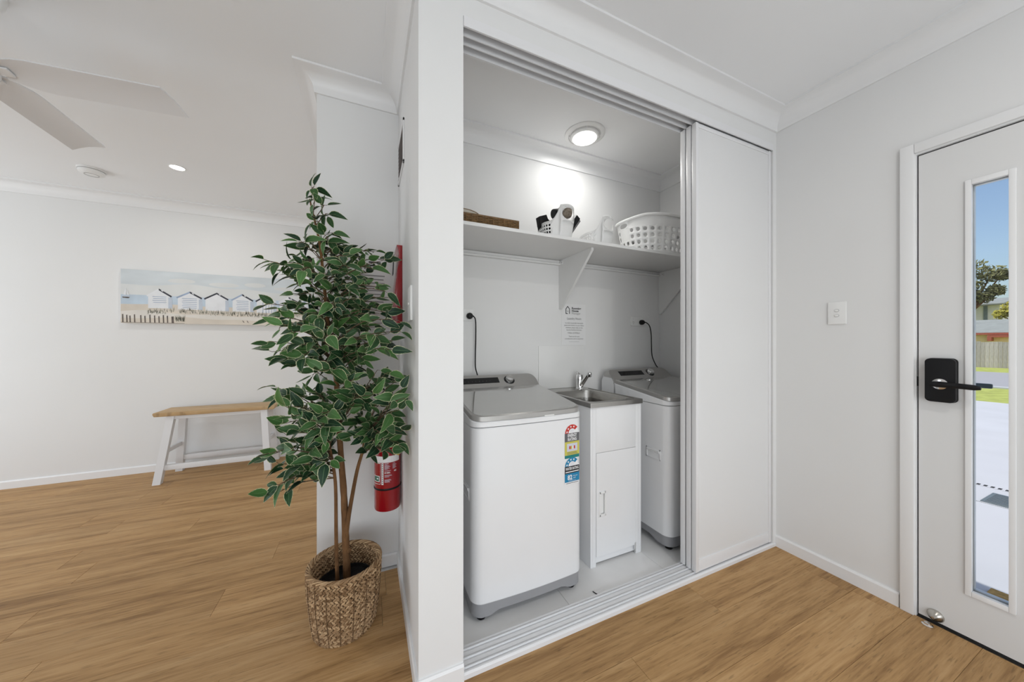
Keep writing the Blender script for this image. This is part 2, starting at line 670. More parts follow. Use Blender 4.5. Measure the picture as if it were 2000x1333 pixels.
wall('wall_right', MB().box(XR, XR + 0.11, DY1, LB, -0.1, CZ).box(XR, XR + 0.11, YB, DY0, -0.1, CZ).box(XR, XR + 0.11, DY0, DY1, DZ, CZ),
     'pale grey wall around the entry door')
wall('wall_left', MB().box(XL - 0.12, XL, YB, 1.8, -0.1, CZ).box(XL - 0.12, XL, 4.0, YF, -0.1, CZ).box(XL - 0.12, XL, 1.8, 4.0, -0.1, 0.4)
     .box(XL - 0.12, XL, 1.8, 4.0, 2.3, CZ), 'white wall with a wide window at the left side of the room')
wall('wall_behind', MB().box(XL - 0.12, -2.9, YB - 0.12, YB, -0.1, CZ).box(1.7, XR + 0.11, YB - 0.12, YB, -0.1, CZ).box(-2.9, 1.7, YB - 0.12, YB, -0.1, 0.2)
     .box(-2.9, 1.7, YB - 0.12, YB, 2.0, CZ), 'white wall with a wide window behind the camera')


def window(name, x0, x1, y0, y1, z0, z1, n, label):
    w = empty(name, ((x0 + x1) / 2, (y0 + y1) / 2, z0), label, 'window', None, 'structure')
    fr = MB()
    along_x = (x1 - x0) > (y1 - y0)
    L0, L1 = (x0, x1) if along_x else (y0, y1)
    def bx(mb, a, b, c, d, t):
        m0, m1 = ((y0 + y1) / 2 - t, (y0 + y1) / 2 + t) if along_x else ((x0 + x1) / 2 - t, (x0 + x1) / 2 + t)
        return mb.box(a, b, m0, m1, c, d) if along_x else mb.box(m0, m1, a, b, c, d)
    for k in range(n + 1):
        a = L0 + (L1 - L0 - 0.05) * k / n
        bx(fr, a, a + 0.05, z0, z1, 0.03)
    bx(fr, L0, L1, z0, z0 + 0.05, 0.028)
    bx(fr, L0, L1, z1 - 0.05, z1, 0.028)
    fr.build('window_frame', M['alu'], w)
    for k in range(n):
        a = L0 + (L1 - L0 - 0.05) * k / n + 0.052
        b = L0 + (L1 - L0 - 0.05) * (k + 1) / n - 0.002
        bx(MB(), a, b, z0 + 0.052, z1 - 0.052, 0.003).build('pane', M['glass'], w)


window('window_1', XL - 0.1, XL - 0.03, 1.8, 4.0, 0.4, 2.3, 2, 'wide white framed window in the left wall')
window('window_2', -2.9, 1.7, YB - 0.1, YB - 0.03, 0.2, 2.0, 4, 'wide white framed window behind the camera')

# cornices
prof = [(0.0, CZ - 0.09), (0.010, CZ - 0.09)]
for k in range(0, 9):
    t = k / 8 * PI / 2
    prof.append((0.012 + 0.068 * (1 - math.cos(t)), CZ - 0.080 + 0.068 * math.sin(t)))
prof += [(0.09, CZ - 0.010), (0.09, CZ), (0.0, CZ)]


def sweep_ob(name, path, prof_, m_, label, cat, closed=False):
    vs, fs = sweep(path, prof_, closed)
    ob = MB().raw(vs, fs).build(name, m_, angle=30)
    bm_ = bmesh.new()
    bm_.from_mesh(ob.data)
    bmesh.ops.recalc_face_normals(bm_, faces=bm_.faces[:])
    bm_.to_mesh(ob.data)
    bm_.free()
    return struct(ob, label, cat)


room_path = [(XL, YB), (XL, YF), (RX, YF), (RX, RY), (NX, RY), (NX, D), (XR, D), (XR, YB)]
sweep_ob('trim_1', room_path, prof, M['trim'], 'white cove cornice running round the room ceiling', 'cornice', True)
sweep_ob('trim_2', [(NX + 0.09, 1.262), (NX + 0.09, LB), (XR, LB), (XR, 1.262)], prof, M['trim'], 'white cove cornice inside the laundry', 'cornice')

# skirting boards
sk = [(0.0, 0.0), (0.011, 0.0), (0.011, 0.058), (0.006, 0.066), (0.0, 0.066)]
sweep_ob('baseboard_far', [(XL, YF), (RX, YF)], sk, M['trim'], 'white skirting board along the far wall', 'baseboard')
sweep_ob('baseboard_recess', [(RX, YF), (RX, RY), (NX, RY), (NX, D), (NX2, D)], sk, M['trim'], 'white skirting board round the wall end by the plant', 'baseboard')
sweep_ob('baseboard_right', [(XR, D), (XR, 0.652)], sk, M['trim'], 'white skirting board below the light switch beside the entry door', 'baseboard')
sweep_ob('baseboard_left', [(XL, YB), (XL, YF)], sk, M['trim'], 'white skirting board under the left window', 'baseboard')
sweep_ob('baseboard_laundry', [(XR, LB), (XR, 1.27)], sk, M['trim'], 'white skirting board inside the laundry', 'baseboard')

# sliding door head track and sill track
hd = MB()
hd.box(NX2 + 0.001, 2.213, D - 0.002, D + 0.004, 2.363, 2.40)
hd.box(NX2 + 0.001, 2.213, D + 0.004, 1.262, 2.394, 2.40)
for yy in (1.186, 1.221, 1.257):
    hd.box(NX2 + 0.001, 2.213, yy, yy + 0.004, 2.363, 2.394)
struct(hd.build('trim_3', M['alu'], smooth=False), 'white aluminium triple head track over the laundry opening', 'door track')
sp = [(D - 0.003, 0.0), (D - 0.003, 0.016), (D + 0.004, 0.021)]
for yy in (1.17, 1.205, 1.24):
    sp += [(yy - 0.010, 0.021), (yy - 0.008, 0.016), (yy - 0.003, 0.016), (yy - 0.002, 0.024), (yy + 0.002, 0.024), (yy + 0.003, 0.016), (yy + 0.008, 0.016), (yy + 0.010, 0.021)]
sp += [(1.258, 0.021), (1.262, 0.016), (1.262, 0.0)]
struct(MB().prism(sp, 'X', NX2, XR - 0.004).build('trim_4', M['alu'], smooth=False), 'white ridged aluminium sill track at the laundry threshold', 'door track')


def sliding_door(n, yc, label):
    d = empty('door_%d' % n, (1.884, yc, 0.026), label, 'sliding door', None, 'structure')
    x0, x1, z0, z1 = 1.555, 2.211, 0.026, 2.361
    st = MB().box(x0, x0 + 0.022, yc - 0.013, yc + 0.013, z0, z1, 0.003)
    st.build('door_stile', M['alu'], d)
    MB().box(x1 - 0.022, x1, yc - 0.013, yc + 0.013, z0, z1, 0.003).build('door_stile', M['alu'], d)
    MB().box(x0 + 0.022, x1 - 0.022, yc - 0.010, yc + 0.010, z1 - 0.022, z1, 0.002).build('door_rail', M['alu'], d)
    MB().box(x0 + 0.022, x1 - 0.022, yc - 0.010, yc + 0.010, z0, z0 + 0.06, 0.002).build('door_rail', M['alu'], d)
    MB().box(x0 + 0.022, x1 - 0.022, yc - 0.006, yc + 0.006, z0 + 0.06, z1 - 0.022).build('door_panel', M['panel'], d)


sliding_door(2, 1.1705, 'front white sliding laundry door, nearest of the stacked three')
sliding_door(3, 1.2035, 'middle white sliding laundry door of the stacked three')
sliding_door(4, 1.2385, 'rear white sliding laundry door, innermost of the stacked three')

# ------------------------------------------------------------------ entry door
arch = MB()
arch.box(XR - 0.018, XR, 0.605, 0.648, 0.0, 2.1045, 0.004)
arch.box(XR - 0.018, XR, -0.285, 0.605, 2.062, 2.1045, 0.004)
arch.box(XR - 0.018, XR, -0.285, -0.242, 0.0, 2.062, 0.004)
struct(arch.build('trim_5', M['trim']), 'white architrave framing the entry door', 'door frame')
jb = MB()
jb.box(XR - 0.006, XR + 0.11, 0.6015, DY1, 0.0, DZ)
jb.box(XR - 0.006, XR + 0.11, DY0, -0.236, 0.0, DZ)
jb.box(XR - 0.006, XR + 0.11, -0.236, 0.6015, 2.056, DZ)
jb.box(XR + 0.05, XR + 0.065, 0.585, 0.6015, 0.0, 2.056)
jb.box(XR + 0.05, XR + 0.065, -0.236, 0.6015, 2.04, 2.056)
struct(jb.build('trim_6', M['trim'], smooth=False), 'white timber jamb of the entry door', 'door jamb')
struct(MB().box(XR - 0.004, XR + 0.11, -0.236, 0.6015, -0.008, 0.0006).build('trim_7', mat('dark_threshold', (0.03, 0.028, 0.026), 0.5, var=0.05), smooth=False), 'dark threshold strip under the entry door', 'threshold')
dr = empty('door_1', (XR + 0.02, 0.19, 0.0), 'white entry door with narrow vertical glass strip and black lock', 'door', None, 'structure')
lx0, lx1 = XR + 0.004, XR + 0.044
GY0, GY1, GZ0, GZ1 = 0.362, 0.466, 0.196, 1.872
lm = MB()
lm.box(lx0, lx1, GY1, 0.597, 0.012, 2.050)
lm.box(lx0, lx1, -0.232, GY0, 0.012, 2.050)
lm.box(lx0, lx1, GY0, GY1, GZ1, 2.050)
lm.box(lx0, lx1, GY0, GY1, 0.012, GZ0)
lm.build('door_leaf', M['door'], dr, smooth=False)
gb = MB()
for xa, xb in ((lx0 - 0.008, lx0 + 0.012), (lx1 - 0.012, lx1 + 0.008)):
    gb.box(xa, xb, GY1 - 0.010, GY1 + 0.006, GZ0 - 0.010, GZ1 + 0.010, 0.002)
    gb.box(xa, xb, GY0 - 0.006, GY0 + 0.010, GZ0 - 0.010, GZ1 + 0.010, 0.002)
    gb.box(xa, xb, GY0 + 0.010, GY1 - 0.010, GZ1 - 0.010, GZ1 + 0.010, 0.002)
    gb.box(xa, xb, GY0 + 0.010, GY1 - 0.010, GZ0 - 0.010, GZ0 + 0.010, 0.002)
gb.build('glazing_bead', M['trim'], dr)
MB().box((lx0 + lx1) / 2 - 0.003, (lx0 + lx1) / 2 + 0.003, GY0 + 0.002, GY1 - 0.002, GZ0 + 0.002, GZ1 - 0.002).build('pane', M['glass'], dr, smooth=False)
sl = MB()
sl.box(lx0 + 0.006, lx0 + 0.02, 0.5972, 0.6012, 0.0, 2.055)
sl.box(lx0 + 0.006, lx0 + 0.02, -0.235, 0.5972, 2.0505, 2.0555)
sl.box(lx0 + 0.006, lx1 - 0.005, -0.232, 0.597, 0.0005, 0.0118)
tag(sl.build('door_gap_shade', M['shadow_gap'], dr, smooth=False), 'thin black strip painting the shade in the gap round the door edge')  # dark strips stand in for the shade in the door gap
MB().box(lx0 - 0.001, lx0 + 0.018, 0.5965, 0.6022, 1.025, 1.068, 0.001).build('latch', M['black'], dr)


def rr2(y0_, y1_, z0_, z1_, r_, n=6):
    pts = []
    for cy_, cz_, a in ((y0_ + r_, z0_ + r_, PI), (y1_ - r_, z0_ + r_, 1.5 * PI), (y1_ - r_, z1_ - r_, 0.0), (y0_ + r_, z1_ - r_, 0.5 * PI)):
        for k in range(n + 1):
            t = a + k / n * PI / 2
            pts.append((cy_ + r_ * math.cos(t), cz_ + r_ * math.sin(t)))
    return pts


lkm = MB().prism(rr2(0.490, 0.572, 0.966, 1.151, 0.016), 'X', lx0 - 0.032, lx0 - 0.013, 0.0025)
lkm.prism(rr2(0.489, 0.573, 0.965, 1.152, 0.016), 'X', lx0 - 0.008, lx0 - 0.0002)
lk = lkm.build('lock_body', M['black'], dr)
tag(lk, 'black rounded keyless lock body')
MB().prism(rr2(0.4905, 0.5715, 0.9665, 1.1505, 0.016), 'X', lx0 - 0.013, lx0 - 0.008).build('trim_line', M['chrome'], lk)
lv = MB()
rotx = Matrix.Translation((lx0 - 0.030, 0.5305, 1.043)) @ Matrix.Rotation(-PI / 2, 4, 'Y')
lv.lathe([(0.012, -0.002), (0.012, 0.026)], mx=rotx, seg=24)
lv.tube([(lx0 - 0.052, 0.548, 1.043), (lx0 - 0.054, 0.53, 1.043), (lx0 - 0.055, 0.48, 1.042), (lx0 - 0.055, 0.44, 1.040), (lx0 - 0.0545, 0.424, 1.039)], [0.011, 0.0125, 0.0115, 0.011, 0.007], 12)
lv.build('lever', M['black'], lk)
MB().lathe([(0.0225, 0.0), (0.0225, 0.003), (0.019, 0.004)], mx=rotx, seg=28).build('rose_ring', M['chrome'], lk)
ev = MB()
ev.box(lx1, lx1 + 0.03, 0.49, 0.572, 0.966, 1.151, 0.012, seg=3)
ev.box(lx1 + 0.045, lx1 + 0.057, 0.424, 0.55, 1.029, 1.049, 0.005)
ev.box(lx1 + 0.02, lx1 + 0.05, 0.52, 0.54, 1.03, 1.05, 0.004)
tag(ev.build('outside_lever', mat('grey_lever', (0.09, 0.115, 0.135), 0.4, var=0.03), dr), 'grey lever on the outer side of the door')
ds = MB()
mxs = Matrix.Translation((lx0, 0.549, 0.038)) @ Matrix.Rotation(-PI / 2, 4, 'Y')
ds.lathe([(0.024, 0.0), (0.025, 0.003), (0.022, 0.010), (0.014, 0.017), (0.006, 0.030), (0.005, 0.034), (0.0, 0.035)], mx=mxs, seg=28)
stp = empty('door_stop', (lx0 - 0.03, 0.549, 0.0), 'satin nickel magnetic door stop at the foot of the entry door', 'door stop')
ds.build('dish', M['nickel'], stp)
MB().lathe([(0.017, 0.0), (0.017, 0.006), (0.011, 0.009), (0.010, 0.014), (0.0, 0.015)], c=(lx0 - 0.046, 0.560, 0.0), seg=24).build('floor_catch', M['chrome'], stp)


def wall_switch(name, origin, u, nrm, w, h_, label, buttons, group=None):
    """flush plate on a wall: u = direction along the wall, nrm = out of the wall"""
    u, nrm = Vector(u), Vector(nrm)
    mx = Matrix(((u.x, nrm.x, 0, origin[0]), (u.y, nrm.y, 0, origin[1]), (u.z, nrm.z, 1, origin[2]), (0, 0, 0, 1)))
    s = empty(name, origin, label, 'light switch', group)
    MB().box(-w / 2, w / 2, 0.0, 0.009, -h_ / 2, h_ / 2, 0.003, mx=mx).build('plate', M['wplastic'], s)
    for bx_, bz in buttons:
        MB().lathe([(0.0085, 0.0), (0.0085, 0.003), (0.0075, 0.004)], mx=mx @ Matrix.Translation((bx_, 0.009, bz)) @ Matrix.Rotation(-PI / 2, 4, 'X'), seg=20, sx=1.0, sy=0.72).build('button', M['wplastic'], s)
        MB().lathe([(0.0096, 0.0), (0.0096, 0.0006)], mx=mx @ Matrix.Translation((bx_, 0.009, bz)) @ Matrix.Rotation(-PI / 2, 4, 'X'), seg=20, sy=0.76).build('button_ring', M['ink_grey'], s)
    return s


wall_switch('light_switch', (XR, 0.87, 1.372), (0, 1, 0), (-1, 0, 0), 0.073, 0.116, 'white two-button light switch on the grey wall beside the entry door', [(0, 0.013), (0, -0.013)])
wall_switch('light_switch', (NX, 1.352, 1.372), (0, 1, 0), (-1, 0, 0), 0.10, 0.135, 'white light switch on the wall end right of the plant', [(0, 0.0)])

# ------------------------------------------------------------------ outside the entry door
M['concrete'] = mat('pale_concrete', (0.50, 0.51, 0.54), 0.85, var=0.05, vscale=1.5, bump=0.05)
M['asphalt'] = mat('grey_road', (0.33, 0.33, 0.35), 0.9, var=0.05)
M['lawn'] = mat('lawn', (0.36, 0.40, 0.11), 0.95, spec=0.1, var=0.25, vscale=6, bump=0.6, bscale=40)
M['paling'] = mat('weathered_paling', (0.48, 0.44, 0.41), 0.9, var=0.2, vscale=12, stretch=(4, 4, 0.4), rand=0.18)
M['yellow_wall'] = mat('cream_brick', (0.85, 0.66, 0.38), 0.9, var=0.06)
M['white_wall'] = mat('white_cladding', (0.72, 0.70, 0.66), 0.8, var=0.03)
M['roof'] = mat('grey_roof_tile', (0.26, 0.28, 0.27), 0.85, var=0.12, vscale=3)
M['red_fascia'] = mat('red_fascia', (0.40, 0.10, 0.06), 0.6, var=0.05)
M['gum_leaf'] = mat('gum_foliage', (0.22, 0.22, 0.10), 0.8, spec=0.1, var=0.4, vscale=3)
M['shrub_leaf'] = mat('shrub_foliage', (0.42, 0.38, 0.07), 0.8, spec=0.1, var=0.35, vscale=4)
M['coir'] = mat('coir_mat', (0.45, 0.28, 0.10), 0.95, spec=0.1, var=0.3, vscale=60, bump=0.5, bscale=200)
M['galv'] = mat('galvanised_grate', (0.20, 0.24, 0.25), 0.5, metal=0.5, var=0.1)
GZ = -0.10
struct(MB().box(2.36, 60, -40, 50, GZ - 0.4, GZ - 0.02).build('ground', M['lawn']), 'green grass ground beyond the driveway', 'ground')
dv = empty('driveway', (7.0, 2.0, GZ - 0.02), 'pale concrete driveway outside the entry door', 'driveway', None, 'structure')
for xa, xb in ((2.36, 4.632), (4.645, 12.6)):
    MB().box(xa, xb, -6, 9, GZ - 0.1, GZ).build('slab', M['concrete'], dv)
struct(MB().box(17.0, 25.4, -40, 50, GZ - 0.1, GZ - 0.005).build('road', M['asphalt']), 'grey road across the street view', 'road')
struct(MB().box(16.7, 17.0, -40, 50, GZ - 0.1, GZ + 0.02).build('kerb', M['concrete']), 'pale kerb along the road edge', 'kerb')
struct(MB().box(2.357, 2.5, -0.3, 0.66, GZ, -0.02, 0.005).build('door_step', M['concrete'], smooth=False), 'concrete door step under the entry door', 'step')
td = empty('trench_drain', (5.19, 0.9, GZ), 'narrow slotted trench drain across the driveway', 'drain')
MB().box(5.155, 5.23, -0.4, 1.9, GZ, GZ + 0.003).build('frame', M['concrete'], td)
for k in range(58):
    yy = -0.36 + k * 0.038
    MB().box(5.168, 5.217, yy, yy + 0.019, GZ + 0.003, GZ + 0.0045).build('slot', M['shadow_gap'], td, smooth=False)
gt = empty('drain_grate', (4.82, 0.75, GZ), 'grey metal drain grate beside the trench drain', 'grate')
MB().box(4.66, 5.0, 0.47, 0.905, GZ, GZ + 0.006).build('frame', M['galv'], gt)
for k in range(9):
    xx = 4.685 + k * 0.034
    MB().box(xx, xx + 0.012, 0.49, 0.885, GZ + 0.006, GZ + 0.010).build('bar', M['steel'], gt, smooth=False)
dm = MB().box(2.52, 3.03, -0.25, 0.555, GZ, GZ + 0.018, 0.006)
tag(dm.build('door_mat', M['coir']), 'tan coir door mat on the concrete outside the door', 'mat')
fc = empty('paling_fence', (30.0, 6.0, GZ - 0.02), 'weathered grey timber paling fence across the road', 'fence')
for zz in (0.15, 0.95):
    MB().box(30.02, 30.07, -4, 16, zz, zz + 0.08).build('rail', M['paling'], fc, smooth=False)
pk = [MB().box(29.99, 30.015, -0.062, 0.062, -0.12, zt).mesh('paling', (30.0, 0, -0.12), False) for zt in (1.23, 1.25, 1.27)]
for m_ in pk:
    m_.materials.append(M['paling'])
for k in range(150):
    o = bpy.data.objects.new('paling', rng.choice(pk))
    COL.objects.link(o)
    o.parent = fc
    o.location = (0, -3.9 + k * 0.132 - 6.0, 0.0)
hs = empty('house', (38.0, 7.0, GZ - 0.02), 'low cream house with grey roof behind the paling fence', 'house')
MB().box(35.2, 39.6, -6, 20, -0.12, 1.75).build('wall', M['yellow_wall'], hs, smooth=False)
MB().prism([(34.92, 1.82), (37.4, 2.70), (39.9, 1.82), (39.9, 1.72), (37.4, 2.60), (34.92, 1.72)], 'Y', -6.6, 20.6).build('roof', M['roof'], hs, smooth=False)
MB().box(34.86, 34.96, -6.6, 20.6, 1.68, 1.80).build('fascia', M['red_fascia'], hs, smooth=False)
MB().prism([(5.7, 1.66), (6.5, 1.66), (6.5, 1.3), (6.35, 1.3), (6.35, 1.52), (5.7, 1.52)], 'X', 34.75, 35.2).build('eave_bracket', M['red_fascia'], hs, smooth=False)
for yy in (1.0, 12.0):
    w_ = MB().box(35.15, 35.2, yy, yy + 1.4, 0.6, 1.5).build('window', M['black_gloss'], hs, smooth=False)
hw = empty('white_building', (50.0, 11.0, GZ - 0.02), 'white two storey building behind the cream house', 'building')
MB().box(48, 56, 8.35, 18, -0.12, 4.35).build('wall', M['white_wall'], hw, smooth=False)
MB().prism([(47.6, 4.45), (52, 5.2), (56.5, 4.45), (56.5, 4.35), (52, 5.1), (47.6, 4.35)], 'Y', 8.1, 18.3).build('roof', M['roof'], hw, smooth=False)
MB().box(47.95, 48.0, 8.95, 9.15, 3.0, 4.3).build('window', M['galv'], hw, smooth=False)
MB().box(47.95, 48.0, 12, 13.5, 3.0, 4.0).build('window', M['galv'], hw, smooth=False)


def outdoor_tree(name, base, blobs, n, leafsize, leafm, trunk_r, label):
    t = empty(name, base, label, 'tree')
    tr = MB()
    b0 = Vector(base)
    top = sum((Vector(b[:3]) for b in blobs), Vector()) / len(blobs)
    tr.tube([b0, b0.lerp(top, 0.5) + Vector((0, 0.15, 0)), top], [trunk_r, trunk_r * 0.8, trunk_r * 0.4], 8)
    for b in blobs:
        tr.tube([b0.lerp(top, 0.6), Vector(b[:3])], [trunk_r * 0.5, trunk_r * 0.12], 6)
    tr.build('trunk', M['bark'], t)
    lv_ = MB()
    rg = random.Random(len(name) + n)
    for k in range(n):
        b = rg.choice(blobs)
        d = Vector((rg.gauss(0, 1), rg.gauss(0, 1), rg.gauss(0, 0.8))).normalized() * (b[3] * rg.random() ** 0.4)
        c = Vector(b[:3]) + d
        a = Vector((rg.gauss(0, 1), rg.gauss(0, 1), rg.gauss(0, 1))).normalized()
        e = a.orthogonal().normalized()
        s_ = leafsize * rg.uniform(0.6, 1.3)
        lv_.raw([c - a * s_, c + e * s_ * 0.45, c + a * s_, c - e * s_ * 0.45], [(0, 1, 2, 3)])
    f_ = lv_.build('foliage', leafm, t, smooth=False)
    f_['kind'] = 'stuff'


outdoor_tree('gum_tree', (45.2, 9.6, GZ - 0.02), [(45, 9.1, 7.2, 0.8), (45, 8.2, 6.6, 0.75), (45.3, 7.8, 6.5, 0.45), (44.8, 9.2, 5.8, 0.8), (45, 8.0, 5.3, 0.45), (45, 8.6, 4.9, 0.6), (45, 9.4, 5.0, 0.8), (45, 10.5, 6.5, 1.3), (45, 11.5, 5.6, 1.2)], 2600, 0.16, M['gum_leaf'], 0.22,
             'tall open gum tree rising behind the white building')
outdoor_tree('golden_shrub', (42.5, 7.0, GZ - 0.02), [(42.5, 6.9, 3.6, 0.55), (42.4, 7.3, 3.3, 0.4), (42.5, 6.4, 3.9, 0.7), (42.5, 6.2, 4.5, 0.45), (42.5, 5.6, 3.8, 0.9)], 1500, 0.12, M['shrub_leaf'], 0.12,
             'golden green bushy tree to the right of the gum tree')

# ------------------------------------------------------------------ washing machines
WX0, WX1, WYF, WYB = 0.415, 0.985, 1.345, 1.93
WXC, WHW = (WX0 + WX1) / 2, (WX1 - WX0) / 2


def bulge(x):
    return 0.012 * max(0.0, 1 - ((x - WXC) / WHW) ** 2)


def washer_outline(ins=0.0, yb=WYB, r=0.045):
    pts = []
    x0, x1, yf = WX0 + ins, WX1 - ins, WYF + ins
    for k in range(7):                       # front left corner
        t = PI + k / 6 * PI / 2
        pts.append((x0 + r + r * math.cos(t), yf + r + r * math.sin(t)))
    for k in range(1, 12):
        pts.append((x0 + r + (x1 - x0 - 2 * r) * k / 12, yf))
    for k in range(7):
        t = 1.5 * PI + k / 6 * PI / 2
        pts.append((x1 - r + r * math.cos(t), yf + r + r * math.sin(t)))
    pts = [(x, y_ - bulge(x) * max(0.0, 1 - (y_ - yf) / 0.1)) for x, y_ in pts]
    for k in range(1, 5):
        pts.append((x1, yf + r + (yb - yf - r) * k / 4))
    for k in range(0, 4):
        pts.append((x0, yb - (yb - yf - r) * k / 4))
    return pts


def extrude(mb, pts, zb, zt, caps=(True, True), mi=0):
    n = len(pts)
    f = lambda z, p: z(p) if callable(z) else z
    vs = [(p[0], p[1], f(zb, p)) for p in pts] + [(p[0], p[1], f(zt, p)) for p in pts]
    fs = [(i, (i + 1) % n, n + (i + 1) % n, n + i) for i in range(n)]
    if caps[0]:
        fs.append(tuple(range(n))[::-1])
    if caps[1]:
        fs.append(tuple(range(n, 2 * n)))
    mb.raw(vs, fs, mi)
    return mb


def inset_loop(mb, outer, zo, inner, zi, mi=0):
    n = len(outer)
    f = lambda z, p: z(p) if callable(z) else z
    vs = [(p[0], p[1], f(zo, p)) for p in outer] + [(p[0], p[1], f(zi, p)) for p in inner]
    mb.raw(vs, [(i, (i + 1) % n, n + (i + 1) % n, n + i) for i in range(n)], mi)


ztop = lambda p: 0.874 + 0.13 * (p[1] - WYF)
SL0, SL1 = Vector((1.800, 0.952)), Vector((1.878, 1.018))    # the sloping console face (y, z)
SN = Vector((-(SL1 - SL0).y, (SL1 - SL0).x)).normalized()


def on_console(lift=0.001):
    def fn(x, s):
        q = SL0.lerp(SL1, s) + SN * lift
        return (x, q.x, q.y)
    return fn


def washer_front(lift=0.0012):
    return lambda x, z: (x, WYF - bulge(x) - lift, z)


def loft_x(mb, sec, grow=0.0):
    """runs a (y, z) section from side to side; its height rounds off at both ends"""
    r_ = 0.038
    xs_ = []
    for k in range(9):
        d = r_ * (1 - math.cos(k / 8 * PI / 2))
        xs_.append((d, 0.42 + 0.58 * math.sin(k / 8 * PI / 2)))
    st = [(WX0 - grow + d, h_) for d, h_ in xs_] + [(WX1 + grow - d, h_) for d, h_ in xs_[::-1]]
    vs, fs = [], []
    for x_, h_ in st:
        vs += [(x_, p[0], p[1]) for p in sec(h_)]
    n_ = len(sec(1.0))
    for i in range(len(st) - 1):
        for k in range(n_):
            a, b = i * n_ + k, i * n_ + (k + 1) % n_
            fs.append((a, a + n_, b + n_, b))
    fs.append(tuple(range(n_)))
    fs.append(tuple(range((len(st) - 1) * n_, len(st) * n_))[::-1])
    mb.raw(vs, fs)


